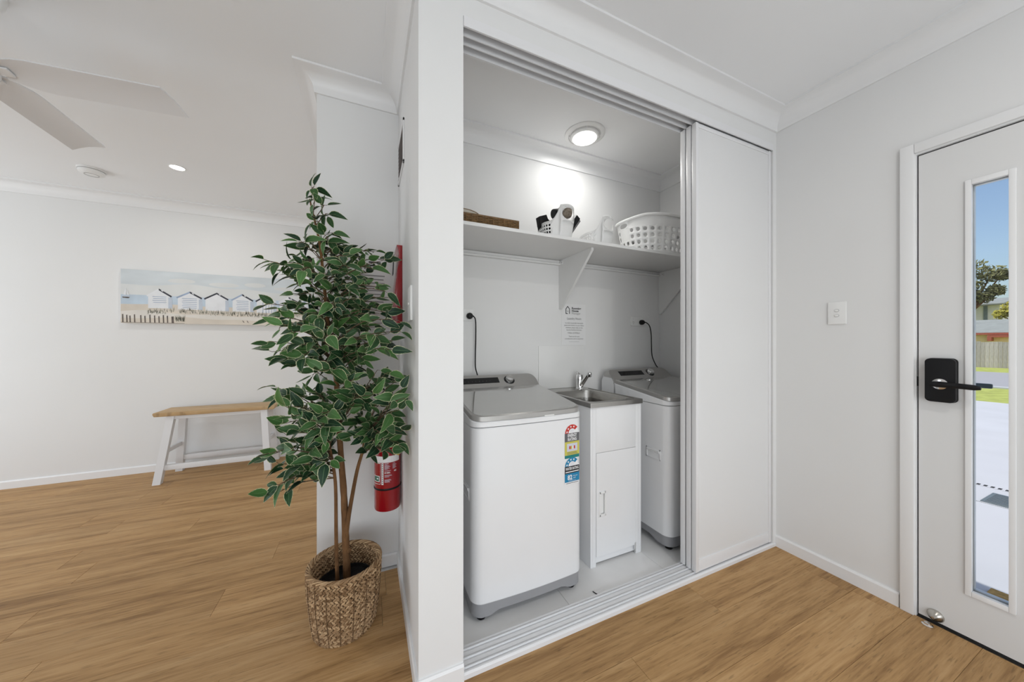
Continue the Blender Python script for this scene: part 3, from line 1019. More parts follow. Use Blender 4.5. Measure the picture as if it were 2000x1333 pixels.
def make_washer(label):
    w = empty('washing_machine', (WXC, 1.64, 0.0), label, 'washing machine', 'matching top loaders in the laundry')
    o = washer_outline()
    b = MB()
    oi = washer_outline(0.003)
    extrude(b, o, 0.088, 0.845, (False, False))
    inset_loop(b, oi, 0.083, o, 0.088)
    inset_loop(b, o, 0.845, oi, 0.848)
    b.raw([(p[0], p[1], 0.848) for p in oi], [tuple(range(len(oi)))])
    b.build('cabinet', M['white'], w)

    def zlow(p):
        d = abs(p[0] - WXC) / WHW
        dy = min(abs(p[1] - WYF), abs(p[1] - WYB)) / 0.1
        if d < 0.93:
            t = min(1.0, max(0.0, (0.72 - d) / 0.14))
        else:
            t = min(1.0, max(0.0, (dy - 0.9) / 0.5))
        return 0.026 + 0.018 * t
    g = MB()
    op = washer_outline(0.004)
    # denser outline so the little arches under the plinth show
    dense = []
    for i in range(len(op)):
        a, c = Vector(op[i]), Vector(op[(i + 1) % len(op)])
        m_ = max(1, int((c - a).length / 0.012))
        dense += [tuple(a.lerp(c, k / m_)) for k in range(m_)]
    extrude(g, dense, zlow, 0.082, (False, True))
    g.build('plinth', M['grey_base'], w)
    for fx in (WX0 + 0.05, WX1 - 0.05):
        for fy in (WYF + 0.04, WYB - 0.05):
            MB().lathe([(0.020, 0.0), (0.022, 0.004), (0.020, 0.022), (0.012, 0.05)], c=(fx, fy, 0), seg=16).build('foot', M['black'], w)
    # white top frame with its rear hump
    tf = MB()
    o2 = washer_outline(0.0, 1.80)
    extrude(tf, o2, 0.851, lambda p: ztop(p) - 0.004, (False, False))
    o2i = washer_outline(0.004, 1.80)
    inset_loop(tf, o2, lambda p: ztop(p) - 0.004, o2i, ztop)
    tf.raw([(p[0], p[1], ztop(p)) for p in o2i], [tuple(range(len(o2i)))])
    def hump(hf):
        dy_, dz_ = 0.073 * hf, 0.064 * hf
        return [(1.78, 0.851), (1.795, 0.938), (1.795 + dy_, 0.938 + dz_), (1.893, 0.938 + dz_ + 0.006 * hf), (1.915, 0.938 + 0.055 * hf), (WYB, 0.938 + 0.01 * hf), (WYB, 0.851)]
    loft_x(tf, hump)
    tf.build('top_frame', M['white'], w)
    # lid
    lid = MB()
    lo = washer_outline(0.002, 1.795, 0.05)
    li = washer_outline(0.010, 1.790, 0.048)
    lm_ = lambda p: ztop(p) + 0.026
    lb_ = lambda p: ztop(p) + 0.002
    extrude(lid, lo, lb_, lambda p: ztop(p) + 0.022, (True, False))
    inset_loop(lid, lo, lambda p: ztop(p) + 0.022, li, lm_)
    lid.raw([(p[0], p[1], lm_(p)) for p in li], [tuple(range(len(li)))])
    lid_o = lid.build('lid', M['silver'], w)
    gp = MB()
    gi = washer_outline(0.011, 1.782, 0.047)
    extrude(gp, gi, lm_, lambda p: ztop(p) + 0.0275, (False, True))
    gp.build('glass_panel', M['lidglass'], lid_o)
    MB().box(0.760, 0.812, WYF - 0.0115, WYF + 0.002, 0.8745, 0.8795, 0.001).build('latch_tab', M['wplastic'], lid_o)
    # control console
    cs = MB()
    def skin(hf):
        dy_, dz_ = (SL1 - SL0).x * hf, (SL1 - SL0).y * hf
        a_, c_ = SL0.x, SL0.y
        return [(a_ - 0.004, 0.926), (a_ - 0.007, c_ - 0.008), (a_ - 0.0025, c_ + 0.0005), (a_ + dy_ - 0.002, c_ + dz_ + 0.001), (a_ + dy_ + 0.015, c_ + dz_ + 0.0025), (1.905, c_ + dz_ - 0.003), (1.903, c_ + dz_ - 0.010), (a_ + dy_ - 0.010, c_ + dz_ - 0.014), (a_ + 0.003, c_ - 0.010), (a_ + 0.001, 0.926)]
    loft_x(cs, skin, 0.0015)
    con = cs.build('control_console', M['silver'], w)
    fn = on_console()
    ds_ = MB()
    poly_on(ds_, rect(0.503, 0.732, 0.36, 0.80), on_console(0.0022))
    con_d = ds_.build('display', M['black_gloss'], con, smooth=False)
    ic = MB()
    for k in range(8):
        put_text(ic, 'o' if k % 2 else '=', 0.012, lambda x, z: fn(x, (z) / 0.102), 0.53 + k * 0.027, 0.017, mi=0)
        put_text(ic, ':', 0.010, lambda x, z: on_console(0.003)(x, z / 0.102), 0.52 + k * 0.022, 0.052, mi=1)
    for k in range(7):
        poly_on(ic, rect(0.745, 0.757, 0.28 + 0.09 * k, 0.31 + 0.09 * k), fn)
        poly_on(ic, rect(0.848, 0.862, 0.28 + 0.09 * k, 0.31 + 0.09 * k), fn)
    poly_on(ic, rect(0.886, 0.896, 0.62, 0.68), fn)
    poly_on(ic, rect(0.880, 0.908, 0.44, 0.49), fn)
    poly_on(ic, rect(0.925, 0.938, 0.22, 0.28), fn)
    poly_on(ic, rect(0.945, 0.955, 0.22, 0.34), fn)
    ic.build('button_print', [M['ink_soft'], M['lab_pale']], con, smooth=False)
    lg = MB()
    put_text(lg, 'Haier', 0.017, lambda x, z: fn(x, z / 0.102), 0.452, 0.008, bold=0.0004)
    tag(lg.build('logo', M['ink'], con, smooth=False), 'dark maker name at the left end of the console')
    # rotary knob
    q = SL0.lerp(SL1, 0.55)
    nrm = Vector((0, SN.x, SN.y))
    kx = nrm.to_track_quat('Z', 'Y').to_matrix().to_4x4()
    kx.translation = Vector((0.800, q.x, q.y))
    kn = MB().lathe([(0.034, 0.0), (0.0345, 0.002), (0.033, 0.004), (0.0, 0.004)], mx=kx, seg=32).build('knob_ring', M['black_gloss'], con)
    MB().lathe([(0.026, 0.003), (0.026, 0.006), (0.024, 0.020), (0.0225, 0.023), (0.019, 0.0235), (0.017, 0.0225), (0.0, 0.0222)], mx=kx, seg=36).build('knob', M['chrome'], con)
    # moulded hand grips on the two sides
    for sx, xo in ((-1, WX0), (1, WX1)):
        hb = MB()
        y0_, y1_, z0_, z1_ = 1.400, 1.508, 0.516, 0.580
        xa, xb = sorted((xo - 0.0005 * sx, xo + 0.003 * sx))
        hb.box(xa, xb, y0_, y1_, z1_ - 0.008, z1_, 0.0012)
        hb.box(xa, xb, y0_, y1_, z0_, z0_ + 0.007, 0.0012)
        hb.box(xa, xb, y0_, y0_ + 0.008, z0_, z1_, 0.0012)
        hb.box(xa, xb, y1_ - 0.008, y1_, z0_, z1_, 0.0012)
        xc_, xd_ = sorted((xo, xo + 0.010 * sx))
        hb.prism([(xo, z1_ - 0.006), (xo + 0.007 * sx, z1_ - 0.010), (xo + 0.005 * sx, z1_ - 0.022), (xo, z1_ - 0.026)], 'Y', y0_ + 0.008, y1_ - 0.008)
        hb.build('side_grip', M['white'], w)
    return w


washer = make_washer('white top-loading washing machine with rating stickers, nearer the wall end')
washer2 = copy_tree(washer)
washer2.location.x += 1.175
washer2.location.y += 0.012
ORIGIN[washer2] = washer2.location.copy()
washer2['label'] = 'white top-loading washing machine without stickers, right of the laundry trough'

# rating stickers on the first machine
wf = washer_front
SX0, SX1 = 0.872, 0.959
SXC = (SX0 + SX1) / 2


def arch_pts(cx, cz, r0, r1, a0, a1, n=20):
    pts = [(cx + r1 * math.cos(a0 + (a1 - a0) * k / n), cz + r1 * math.sin(a0 + (a1 - a0) * k / n)) for k in range(n + 1)]
    pts += [(cx + r0 * math.cos(a1 + (a0 - a1) * k / n), cz + r0 * math.sin(a1 + (a0 - a1) * k / n)) for k in range(n + 1)]
    return pts


def band(mb, cx, cz, r0, r1, a0, a1, fn, mi, n=16):
    for k in range(n):
        t0, t1 = a0 + (a1 - a0) * k / n, a0 + (a1 - a0) * (k + 1) / n
        poly_on(mb, [(cx + r0 * math.cos(t0), cz + r0 * math.sin(t0)), (cx + r1 * math.cos(t0), cz + r1 * math.sin(t0)),
                     (cx + r1 * math.cos(t1), cz + r1 * math.sin(t1)), (cx + r0 * math.cos(t1), cz + r0 * math.sin(t1))], fn, mi)


def star(mb, cx, cz, r_, fn, mi):
    poly_on(mb, [(cx + (r_ if k % 2 == 0 else r_ * 0.42) * math.cos(PI / 2 + k * PI / 5), cz + (r_ if k % 2 == 0 else r_ * 0.42) * math.sin(PI / 2 + k * PI / 5)) for k in range(10)], fn, mi)


LM = [M['lab_white'], M['orange'], M['lab_grey'], M['lab_yellow'], M['lab_teal'], M['lab_blue'], M['lab_pale'], M['ink'], M['ink_soft']]


def sticker(name, z_arc, z_top, z_bot, parts_fn, arc_mi, label):
    mb = MB()
    base = [(SX0, z_bot), (SX1, z_bot), (SX1, z_top)]
    n = 18
    for k in range(n + 1):
        t = 0.15 * PI + (PI - 0.15 * PI) * k / n
        base.append((SXC + 0.0435 * math.cos(t) * 1.0, z_top + 0.0435 * math.sin(t) * 1.04))
    # base drawn as thin vertical strips so it follows the curved front
    xs = [SX0 + (SX1 - SX0) * k / 12 for k in range(13)]
    for a, b in zip(xs[:-1], xs[1:]):
        def top(x):
            d = min(0.0435, abs(x - SXC))
            zt = z_top + 1.04 * math.sqrt(max(0.0, 0.0435 ** 2 - d ** 2))
            return zt if x < SXC + 0.036 else z_top + 0.004
        poly_on(mb, [(a, z_bot), (b, z_bot), (b, top(b)), (a, top(a))], wf(0.0010), 0)
    band(mb, SXC, z_top, 0.022, 0.0415, 0.22 * PI, PI, wf(0.0018), arc_mi)
    for k, t in enumerate((0.93, 0.76, 0.58, 0.40)):
        star(mb, SXC + 0.0318 * math.cos(t * PI), z_top + 0.0318 * math.sin(t * PI), 0.0064, wf(0.0024), 0)
    for k in range(4):
        poly_on(mb, rect(SXC - 0.013 + 0.001 * k, SXC + 0.012, z_top + 0.006 + 0.005 * k, z_top + 0.0075 + 0.005 * k), wf(0.0018), 6)
    parts_fn(mb)
    ob = mb.build(name, LM, washer, smooth=False)
    return tag(ob, label)


def strip_on(mb, x0, x1, z0, z1, lift, mi, n=8):
    for k in range(n):
        a, b = x0 + (x1 - x0) * k / n, x0 + (x1 - x0) * (k + 1) / n
        poly_on(mb, rect(a, b, z0, z1), wf(lift), mi)


def energy(mb):
    strip_on(mb, SX0, SX1, 0.737, 0.778, 0.0018, 2)
    put_text(mb, 'ENERGY', 0.021, wf(0.0026), SXC, 0.7605, bold=0.0006, mi=0, width=0.055)
    put_text(mb, 'RATING', 0.021, wf(0.0026), SXC, 0.7415, bold=0.0006, mi=0, width=0.053)
    strip_on(mb, SX0, SX1, 0.672, 0.737, 0.0018, 3)
    strip_on(mb, SX0 + 0.012, SX1 - 0.012, 0.690, 0.728, 0.0024, 6)
    for k, c in enumerate((1, 3, 0, 1)):
        poly_on(mb, rect(SXC - 0.018 + k * 0.009, SXC - 0.010 + k * 0.009, 0.701, 0.716), wf(0.0030), c)
    for k in range(3):
        strip_on(mb, SX0 + 0.014, SX1 - 0.010 - 0.004 * k, 0.6755 + 0.0045 * k, 0.677 + 0.0045 * k, 0.0024, 8)
    strip_on(mb, SX0, SX1, 0.657, 0.672, 0.0018, 4)


def water(mb):
    strip_on(mb, SX0, SX1, 0.583, 0.618, 0.0020, 7)
    put_text(mb, 'WATER RATING', 0.019, wf(0.0028), SXC, 0.600, bold=0.0004, mi=0, width=0.078)
    strip_on(mb, SX0 + 0.004, SX1 - 0.004, 0.5885, 0.593, 0.0028, 0)
    strip_on(mb, SX0, SX1, 0.542, 0.583, 0.0020, 5)
    put_text(mb, '82', 0.032, wf(0.0028), SXC - 0.014, 0.553, bold=0.0010, mi=0, width=0.028)
    put_text(mb, 'litres per', 0.009, wf(0.0028), SXC + 0.005, 0.5665, 'LEFT', mi=0, width=0.027)
    put_text(mb, 'wash', 0.009, wf(0.0028), SXC + 0.005, 0.5565, 'LEFT', mi=0, width=0.016)
    strip_on(mb, SX0 + 0.02, SX1 - 0.02, 0.5465, 0.5478, 0.0028, 6)
    strip_on(mb, SX0 + 0.008, SX1 - 0.004, 0.5345, 0.537, 0.0020, 8)


sticker('water_label', 0, 0.618, 0.530, water, 5, 'blue water rating sticker')
sticker('energy_label', 0, 0.778, 0.657, energy, 1, 'red and yellow energy rating sticker')

# ------------------------------------------------------------------ laundry trough
tx0, tx1, tyf, tyb = 1.100, 1.461, 1.436, 1.985
tr_ = empty('laundry_trough', ((tx0 + tx1) / 2, 1.7, 0.0), 'slim white laundry trough cabinet with stainless sink between the washing machines', 'laundry trough')
cb = MB()
cb.box(tx0, tx0 + 0.016, tyf, tyb, 0.0, 0.868, 0.002)
cb.box(tx1 - 0.016, tx1, tyf, tyb, 0.0, 0.868, 0.002)
cb.box(tx0 + 0.016, tx1 - 0.016, tyb - 0.012, tyb, 0.0, 0.868)
cb.box(tx0 + 0.016, tx0 + 0.037, tyf, tyf + 0.016, 0.0, 0.868, 0.0015)
cb.box(tx1 - 0.041, tx1 - 0.016, tyf, tyf + 0.016, 0.0, 0.868, 0.0015)
cb.box(tx0 + 0.037, tx1 - 0.041, tyf, tyf + 0.016, 0.617, 0.868, 0.001)
cb.box(tx0 + 0.037, tx1 - 0.041, tyf + 0.012, tyf + 0.026, 0.012, 0.055, 0.001)
cb.box(tx0 + 0.016, tx1 - 0.016, tyf + 0.026, tyb - 0.012, 0.04, 0.052)
cab = cb.build('cabinet', M['white'], tr_)
dd = MB()
hx0, hx1, hz0, hz1 = 1.158, 1.2, 0.274, 0.398
dx0, dx1, dz0, dz1 = tx0 + 0.0385, tx1 - 0.0425, 0.053, 0.6155
for a in ((dx0, hx0, dz0, dz1), (hx1, dx1, dz0, dz1), (hx0, hx1, hz1, dz1), (hx0, hx1, dz0, hz0)):
    dd.box(a[0], a[1], tyf - 0.001, tyf + 0.014, a[2], a[3])
td_ = dd.build('cabinet_door', M['white'], tr_, smooth=False)
hh = MB()
hh.box(hx0, hx1, tyf + 0.008, tyf + 0.012, hz0, hz1)
for a in ((hx0 - 0.004, hx0 + 0.008, hz0 - 0.005, hz1 + 0.005), (hx1 - 0.006, hx1 + 0.003, hz0 - 0.005, hz1 + 0.005), (hx0, hx1, hz1 - 0.006, hz1 + 0.005), (hx0, hx1, hz0 - 0.005, hz0 + 0.006)):
    hh.box(a[0], a[1], tyf - 0.005, tyf + 0.004, a[2], a[3], 0.0015)
tag(hh.build('recessed_handle', M['wplastic'], td_), 'white recessed finger pull')
hg = MB()
hg.box(tx1 - 0.052, tx1 - 0.043, tyf - 0.004, tyf + 0.002, 0.022, 0.062, 0.001)
hg.tube([(tx1 - 0.0455, tyf - 0.003, 0.012), (tx1 - 0.0455, tyf - 0.003, 0.068)], 0.003, 8)
hg.build('hinge', M['chrome'], td_)
# stainless top with bowl
bw = MB()
bx0, bx1, by0, by1, zt = 1.128, 1.418, 1.475, 1.868, 0.892
ox0, ox1, oy0, oy1 = tx0 - 0.006, tx1 + 0.004, tyf - 0.010, LB - 0.002


def rr(x0, x1, y0, y1, r_, n=6):
    pts = []
    for cx_, cy_, a in ((x0 + r_, y0 + r_, PI), (x1 - r_, y0 + r_, 1.5 * PI), (x1 - r_, y1 - r_, 0.0), (x0 + r_, y1 - r_, 0.5 * PI)):
        for k in range(n + 1):
            t = a + k / n * PI / 2
            pts.append((cx_ + r_ * math.cos(t), cy_ + r_ * math.sin(t)))
    return pts


outer = rr(ox0, ox1, oy0, oy1, 0.003)
rim = rr(bx0 - 0.012, bx1 + 0.012, by0 - 0.012, by1 + 0.012, 0.05)
lip = rr(bx0, bx1, by0, by1, 0.045)
b1 = rr(bx0 + 0.008, bx1 - 0.008, by0 + 0.008, by1 - 0.008, 0.045)
b2 = rr(bx0 + 0.02, bx1 - 0.02, by0 + 0.02, by1 - 0.02, 0.05)
b3 = rr(bx0 + 0.05, bx1 - 0.05, by0 + 0.05, by1 - 0.05, 0.04)
extrude(bw, outer, 0.867, zt, (False, False))
for a, za, b, zb_ in ((outer, zt, rim, zt), (rim, zt, lip, zt - 0.004), (lip, zt - 0.004, b1, zt - 0.05), (b1, zt - 0.05, b2, zt - 0.19), (b2, zt - 0.19, b3, zt - 0.225)):
    inset_loop(bw, a, za, b, zb_)
bw.raw([(p[0], p[1], zt - 0.225) for p in b3], [tuple(range(len(b3)))])
# small raised bead along the right flange
bw.box(bx1 + 0.022, bx1 + 0.028, by0, by1 + 0.04, zt, zt + 0.003, 0.001)
sk_ = bw.build('sink_bowl', M['steel'], tr_, angle=40)
MB().lathe([(0.028, 0.0), (0.028, 0.003), (0.02, 0.004), (0.0, 0.001)], c=((bx0 + bx1) / 2, (by0 + by1) / 2, zt - 0.2249), seg=24).build('waste', M['chrome'], sk_)
MB().lathe([(0.010, 0.0), (0.010, 0.002), (0.0, 0.002)], mx=Matrix.Translation((bx1 - 0.0055, by0 + 0.07, zt - 0.03)) @ Matrix.Rotation(-PI / 2, 4, 'Y'), seg=16).build('overflow', M['shadow_gap'], sk_)
tp = MB()
tcx, tcy = 1.372, 1.915
tp.lathe([(0.030, 0.0), (0.030, 0.004), (0.024, 0.008), (0.0225, 0.012), (0.0225, 0.066), (0.0245, 0.068), (0.0245, 0.092), (0.021, 0.100), (0.010, 0.104), (0.0, 0.105)], c=(tcx, tcy, zt), seg=28)
tap = tp.build('mixer_tap', M['chrome'], tr_)
spv = MB()
spv.tube([(tcx + 0.002, tcy - 0.006, zt + 0.022), (tcx + 0.008, tcy - 0.040, zt + 0.060), (tcx + 0.013, tcy - 0.074, zt + 0.100), (tcx + 0.015, tcy - 0.084, zt + 0.110)], [0.0175, 0.016, 0.0145, 0.014], 14)
spv.lathe([(0.012, -0.020), (0.0145, -0.016), (0.0145, 0.008), (0.010, 0.014), (0.0, 0.015)], c=(tcx + 0.016, tcy - 0.092, zt + 0.111), seg=20)
spv.build('spout', M['chrome'], tap)
hv = MB().tube([(tcx, tcy, zt + 0.100), (tcx - 0.004, tcy + 0.012, zt + 0.112), (tcx - 0.006, tcy + 0.03, zt + 0.118)], [0.007, 0.006, 0.005], 10)
hv.build('tap_lever', M['chrome'], tap)
tag(MB().box(1.087, 1.466, LB - 0.008, LB, 0.893, 1.195, 0.001).build('splashback_tile', M['gloss_tile'], at=(1.276, LB, 0.893)), 'square white splashback tile on the wall above the trough', 'splashback')

# ------------------------------------------------------------------ shelf
sh = empty('laundry_shelf', (1.25, 1.8, 1.80), 'long white wall shelf with triangular brackets above the washing machines', 'shelf')
MB().box(NX + 0.091, XR - 0.001, 1.565, LB - 0.001, 1.801, 1.819, 0.001).build('board', M['melamine'], sh)
for bxk in (1.255, XR - 0.020):
    MB().prism([(LB - 0.001, 1.8005), (1.63, 1.8005), (1.63, 1.785), (LB - 0.022, 1.455), (LB - 0.001, 1.455)], 'X', bxk, bxk + 0.017, 0.0).build('bracket', M['melamine'], sh, smooth=False)
for xa, xb in ((NX + 0.092, 1.254), (1.273, XR - 0.021)):
    rl = MB().box(xa, xb, LB - 0.012, LB - 0.001, 1.766, 1.8, 0.001)
    rl.tube([(xa, LB - 0.017, 1.774), (xb, LB - 0.017, 1.774)], 0.008, 12)
    rl.build('rail', M['melamine'], sh)
for bxk, s_ in ((1.255, -1), (XR - 0.020, -1), (1.272, 1)):
    cp = MB().box(min(bxk, bxk + 0.004 * s_), max(bxk, bxk + 0.004 * s_), LB - 0.055, LB - 0.004, 1.766, 1.79, 0.001)
    cl_ = cp.build('rail_clip', M['wplastic'], sh)
    sc = MB()
    for yy in (LB - 0.045, LB - 0.02):
        sc.lathe([(0.003, 0.0), (0.003, 0.0015)], mx=Matrix.Translation((bxk + 0.004 * s_, yy, 1.778)) @ Matrix.Rotation(s_ * PI / 2, 4, 'Y'), seg=8)
    sc.build('screw', M['ink_grey'], cl_)


# ------------------------------------------------------------------ things on the shelf
def holed_cell(mb, fn, u0, u1, v0, v1, hu, hv, n=3):
    """one cell of a moulded wall with a rounded hole in it"""
    uc, vc = (u0 + u1) / 2, (v0 + v1) / 2
    ou, inn = [], []
    K = 16
    for k in range(K):
        t = 2 * PI * k / K
        c_, s_ = math.cos(t), math.sin(t)
        m_ = max(abs(c_), abs(s_))
        ou.append((uc + (u1 - u0) / 2 * c_ / m_, vc + (v1 - v0) / 2 * s_ / m_))
        inn.append((uc + (u1 - u0) / 2 * hu * c_, vc + (v1 - v0) / 2 * hv * s_))
    vs = [fn(*p) for p in ou] + [fn(*p) for p in inn]
    mb.raw(vs, [(k, (k + 1) % K, K + (k + 1) % K, K + k) for k in range(K)])


def solid_cell(mb, fn, u0, u1, v0, v1, nu=1, nv=1):
    for i in range(nu):
        for j in range(nv):
            a0, a1 = u0 + (u1 - u0) * i / nu, u0 + (u1 - u0) * (i + 1) / nu
            c0, c1 = v0 + (v1 - v0) * j / nv, v0 + (v1 - v0) * (j + 1) / nv
            mb.raw([fn(a0, c0), fn(a1, c0), fn(a1, c1), fn(a0, c1)], [(0, 1, 2, 3)])


def thicken(ob, t):
    me = ob.data
    b = bmesh.new()
    b.from_mesh(me)
    bmesh.ops.remove_doubles(b, verts=b.verts[:], dist=0.0004)
    bmesh.ops.recalc_face_normals(b, faces=b.faces[:])
    b.to_mesh(me)
    b.free()
    md = ob.modifiers.new('thickness', 'SOLIDIFY')
    md.thickness = t
    md.offset = 0
    me.shade_smooth()
    me.set_sharp_from_angle(angle=math.radians(50))


SHZ = 1.8192
# round laundry basket
bkc = Vector((1.925, 1.783))
lbk = empty('laundry_basket', (bkc.x, bkc.y, SHZ), 'large white plastic laundry basket with oval holes at the right end of the shelf', 'laundry basket')


def bk_rad(v):
    return 0.82 + 0.18 * v


def bk(u, v):
    t = 2 * PI * u
    k = bk_rad(v)
    z = SHZ + 0.002 + 0.262 * v
    if v > 0.7:
        z -= 0.020 * max(0.0, abs(math.cos(t)) - 0.75) / 0.25 * (v - 0.7) / 0.3
    return (bkc.x + 0.285 * k * math.cos(t), bkc.y + 0.195 * k * math.sin(t), z)


wm = MB()
NU = 30
rows = [(0.10, 0.26), (0.26, 0.42), (0.42, 0.58), (0.58, 0.74)]
for i in range(NU):
    u0, u1 = i / NU, (i + 1) / NU
    uc = (u0 + u1) / 2
    end = min(abs(uc - 0.5), abs(uc), abs(1 - uc)) < 0.045
    solid_cell(wm, bk, u0, u1, 0.0, 0.10)
    for a, b in rows:
        if end and a > 0.3:
            solid_cell(wm, bk, u0, u1, a, b)
        else:
            holed_cell(wm, bk, u0, u1, a, b, 0.52, 0.62)
    if not end:
        solid_cell(wm, bk, u0, u1, 0.74, 1.0, 1, 2)
for uc in (0.5, 1.0):
    w0, w1 = uc - 2 / NU, uc + 2 / NU
    ends = [i for i in range(NU) if min(abs((i + .5) / NU - 0.5), abs((i + .5) / NU), abs(1 - (i + .5) / NU)) < 0.045]
    e = [i for i in ends if min(abs((i + .5) / NU - uc), abs((i + .5) / NU + 1 - uc)) < 0.1]
    lo = min((i / NU if uc == 0.5 else (i / NU if i > NU / 2 else i / NU + 1)) for i in e)
    hi = max(((i + 1) / NU if uc == 0.5 else ((i + 1) / NU if i > NU / 2 else (i + 1) / NU + 1)) for i in e)
    solid_cell(wm, bk, lo, hi, 0.74, 0.755, 4, 1)
    holed_cell(wm, bk, lo, hi, 0.755, 0.94, 0.85, 0.85)
    solid_cell(wm, bk, lo, hi, 0.94, 1.0, 4, 1)
n_ = 40
base = [bk(k / n_, 0.0) for k in range(n_)]
wm.raw(base, [tuple(range(n_))])
side = wm.build('basket_wall', M['wplastic'], lbk)
thicken(side, 0.003)
rimp = []
for k in range(49):
    p = Vector(bk(k / 48, 1.0))
    d = Vector((p.x - bkc.x, p.y - bkc.y, 0)).normalized()
    rimp.append(p + d * 0.004)
MB().tube(rimp, 0.0095, 10, cap=False).build('rim', M['wplastic'], lbk)


# hand caddies with a raised handle
def make_caddy(cx, cy, yaw, label):
    cd = empty('plastic_caddy', (cx, cy, SHZ), label, 'caddy', 'handled plastic caddies on the shelf')
    ca, sa = math.cos(yaw), math.sin(yaw)

    TC = 0.815                          # the handle rises at this turn, front right

    def height(t):
        d = abs(t - TC) * 2 * PI
        low = 0.064 + 0.020 * (1 + math.cos(2 * PI * (t - TC))) / 2
        if d < 0.60:
            return 0.192 - 0.016 * (d / 0.60) ** 2
        if d < 1.25:
            s = (d - 0.60) / 0.65
            return low + (0.176 - low) * (1 - s) ** 2.4
        return low

    def fn(u, v):
        t = 2 * PI * u
        z = v * height(u % 1.0)
        k = 0.84 + 0.16 * min(z, 0.11) / 0.11
        sq = 1.0 / (abs(math.cos(t)) ** 3 + abs(math.sin(t)) ** 3) ** (1 / 3.0)
        x, y_ = 0.112 * k * math.cos(t) * sq, 0.075 * k * math.sin(t) * sq
        return (cx + x * ca - y_ * sa, cy + x * sa + y_ * ca, SHZ + 0.002 + z)
    mb = MB()
    NC = 36
    hl, hr = 26, 33                     # columns of the handle panel
    for i in range(NC):
        u0, u1 = i / NC, (i + 1) / NC
        if hl <= i < hr:
            solid_cell(mb, fn, u0, u1, 0.0, 0.50, 1, 3)
            continue
        if i in (hl - 1, hl - 2, hr, hr + 1, hl - 3, hr + 2):
            solid_cell(mb, fn, u0, u1, 0.0, 1.0, 1, 5)
            continue
        solid_cell(mb, fn, u0, u1, 0.0, 0.12)
        for a in (0.12, 0.36, 0.60):
            holed_cell(mb, fn, u0, u1, a, a + 0.24, 0.66, 0.66)
        solid_cell(mb, fn, u0, u1, 0.84, 1.0)
    holed_cell(mb, fn, hl / NC, hr / NC, 0.50, 0.93, 0.84, 0.86)
    solid_cell(mb, fn, hl / NC, hr / NC, 0.93, 1.0, 7, 1)
    mb.raw([fn(k / NC, 0.0) for k in range(NC)], [tuple(range(NC))])
    ob = mb.build('caddy_wall', M['cplastic'], cd)
    thicken(ob, 0.0025)
    hk = Vector(fn(TC, 1.0))
    MB().box(hk.x - 0.004, hk.x + 0.004, hk.y - 0.004, hk.y + 0.004, hk.z - 0.017, hk.z - 0.003, 0.001).build('hang_hook', M['cplastic'], cd)
    return cd


make_caddy(1.012, 1.652, 0.10, 'white handled plastic caddy filled with black brushes')
make_caddy(1.338, 1.690, 0.10, 'empty translucent white handled plastic caddy beside the laundry basket')


def local(loc, rot):
    m_ = Matrix.Rotation(rot[2], 4, 'Z') @ Matrix.Rotation(rot[1], 4, 'Y') @ Matrix.Rotation(rot[0], 4, 'X')
    m_.translation = Vector(loc)
    return m_


dp = empty('black_dustpan', (0.950, 1.655, SHZ + 0.02), 'black plastic scoop leaning out of the left side of the filled caddy', 'scoop')
mx1 = local((0.958, 1.655, SHZ - 0.004), (0.0, -0.25, 0.1))
MB().prism([(-0.028, 0.0), (0.03, 0.0), (0.045, 0.085), (0.022, 0.115), (0.018, 0.138), (-0.034, 0.132), (-0.036, 0.085)], 'Y', -0.02, 0.02, 0.003, mx=mx1).build('scoop_body', M['black'], dp)
MB().box(-0.036, 0.016, -0.024, -0.019, 0.088, 0.094, 0.001, mx=mx1).build('scoop_lip', M['black'], dp)
jar = empty('capped_jar', (1.035, 1.665, SHZ + 0.03), 'small jar with clear base and black cap lying inside the filled caddy', 'jar')
mx2 = local((0.985, 1.632, SHZ + 0.142), (0.0, PI / 2 - 0.25, 0.0))
MB().lathe([(0.026, 0.0), (0.028, 0.004), (0.028, 0.038), (0.024, 0.042)], mx=mx2, seg=24).build('cap', M['black'], jar)
MB().lathe([(0.024, 0.042), (0.034, 0.05), (0.036, 0.058), (0.036, 0.105), (0.033, 0.112), (0.0, 0.112)], mx=mx2, seg=24).build('jar_body', mat('smoky_clear_plastic', (0.19, 0.155, 0.12), 0.15, var=0.5, vscale=60), jar)
br = empty('black_brush', (1.09, 1.655, SHZ + 0.02), 'black rectangular scrubbing brush sticking out of the right side of the filled caddy', 'brush')
mx3 = local((1.052, 1.655, SHZ + 0.005), (0.1, 0.62, 0.15))
MB().box(-0.016, 0.016, -0.024, 0.024, 0.03, 0.185, 0.004, mx=mx3).build('brush_back', M['black'], br)
hb_ = MB()
for k in range(7):
    hb_.box(0.016, 0.027, -0.022 + k * 0.0063, -0.018 + k * 0.0063, 0.045, 0.178, 0.001, mx=mx3, seg=1)
hb_.build('bristles', M['ink_soft'], br)
MB().box(-0.018, -0.013, -0.020, 0.020, 0.10, 0.188, 0.002, mx=mx3).build('brush_cover', M['cplastic'], br)

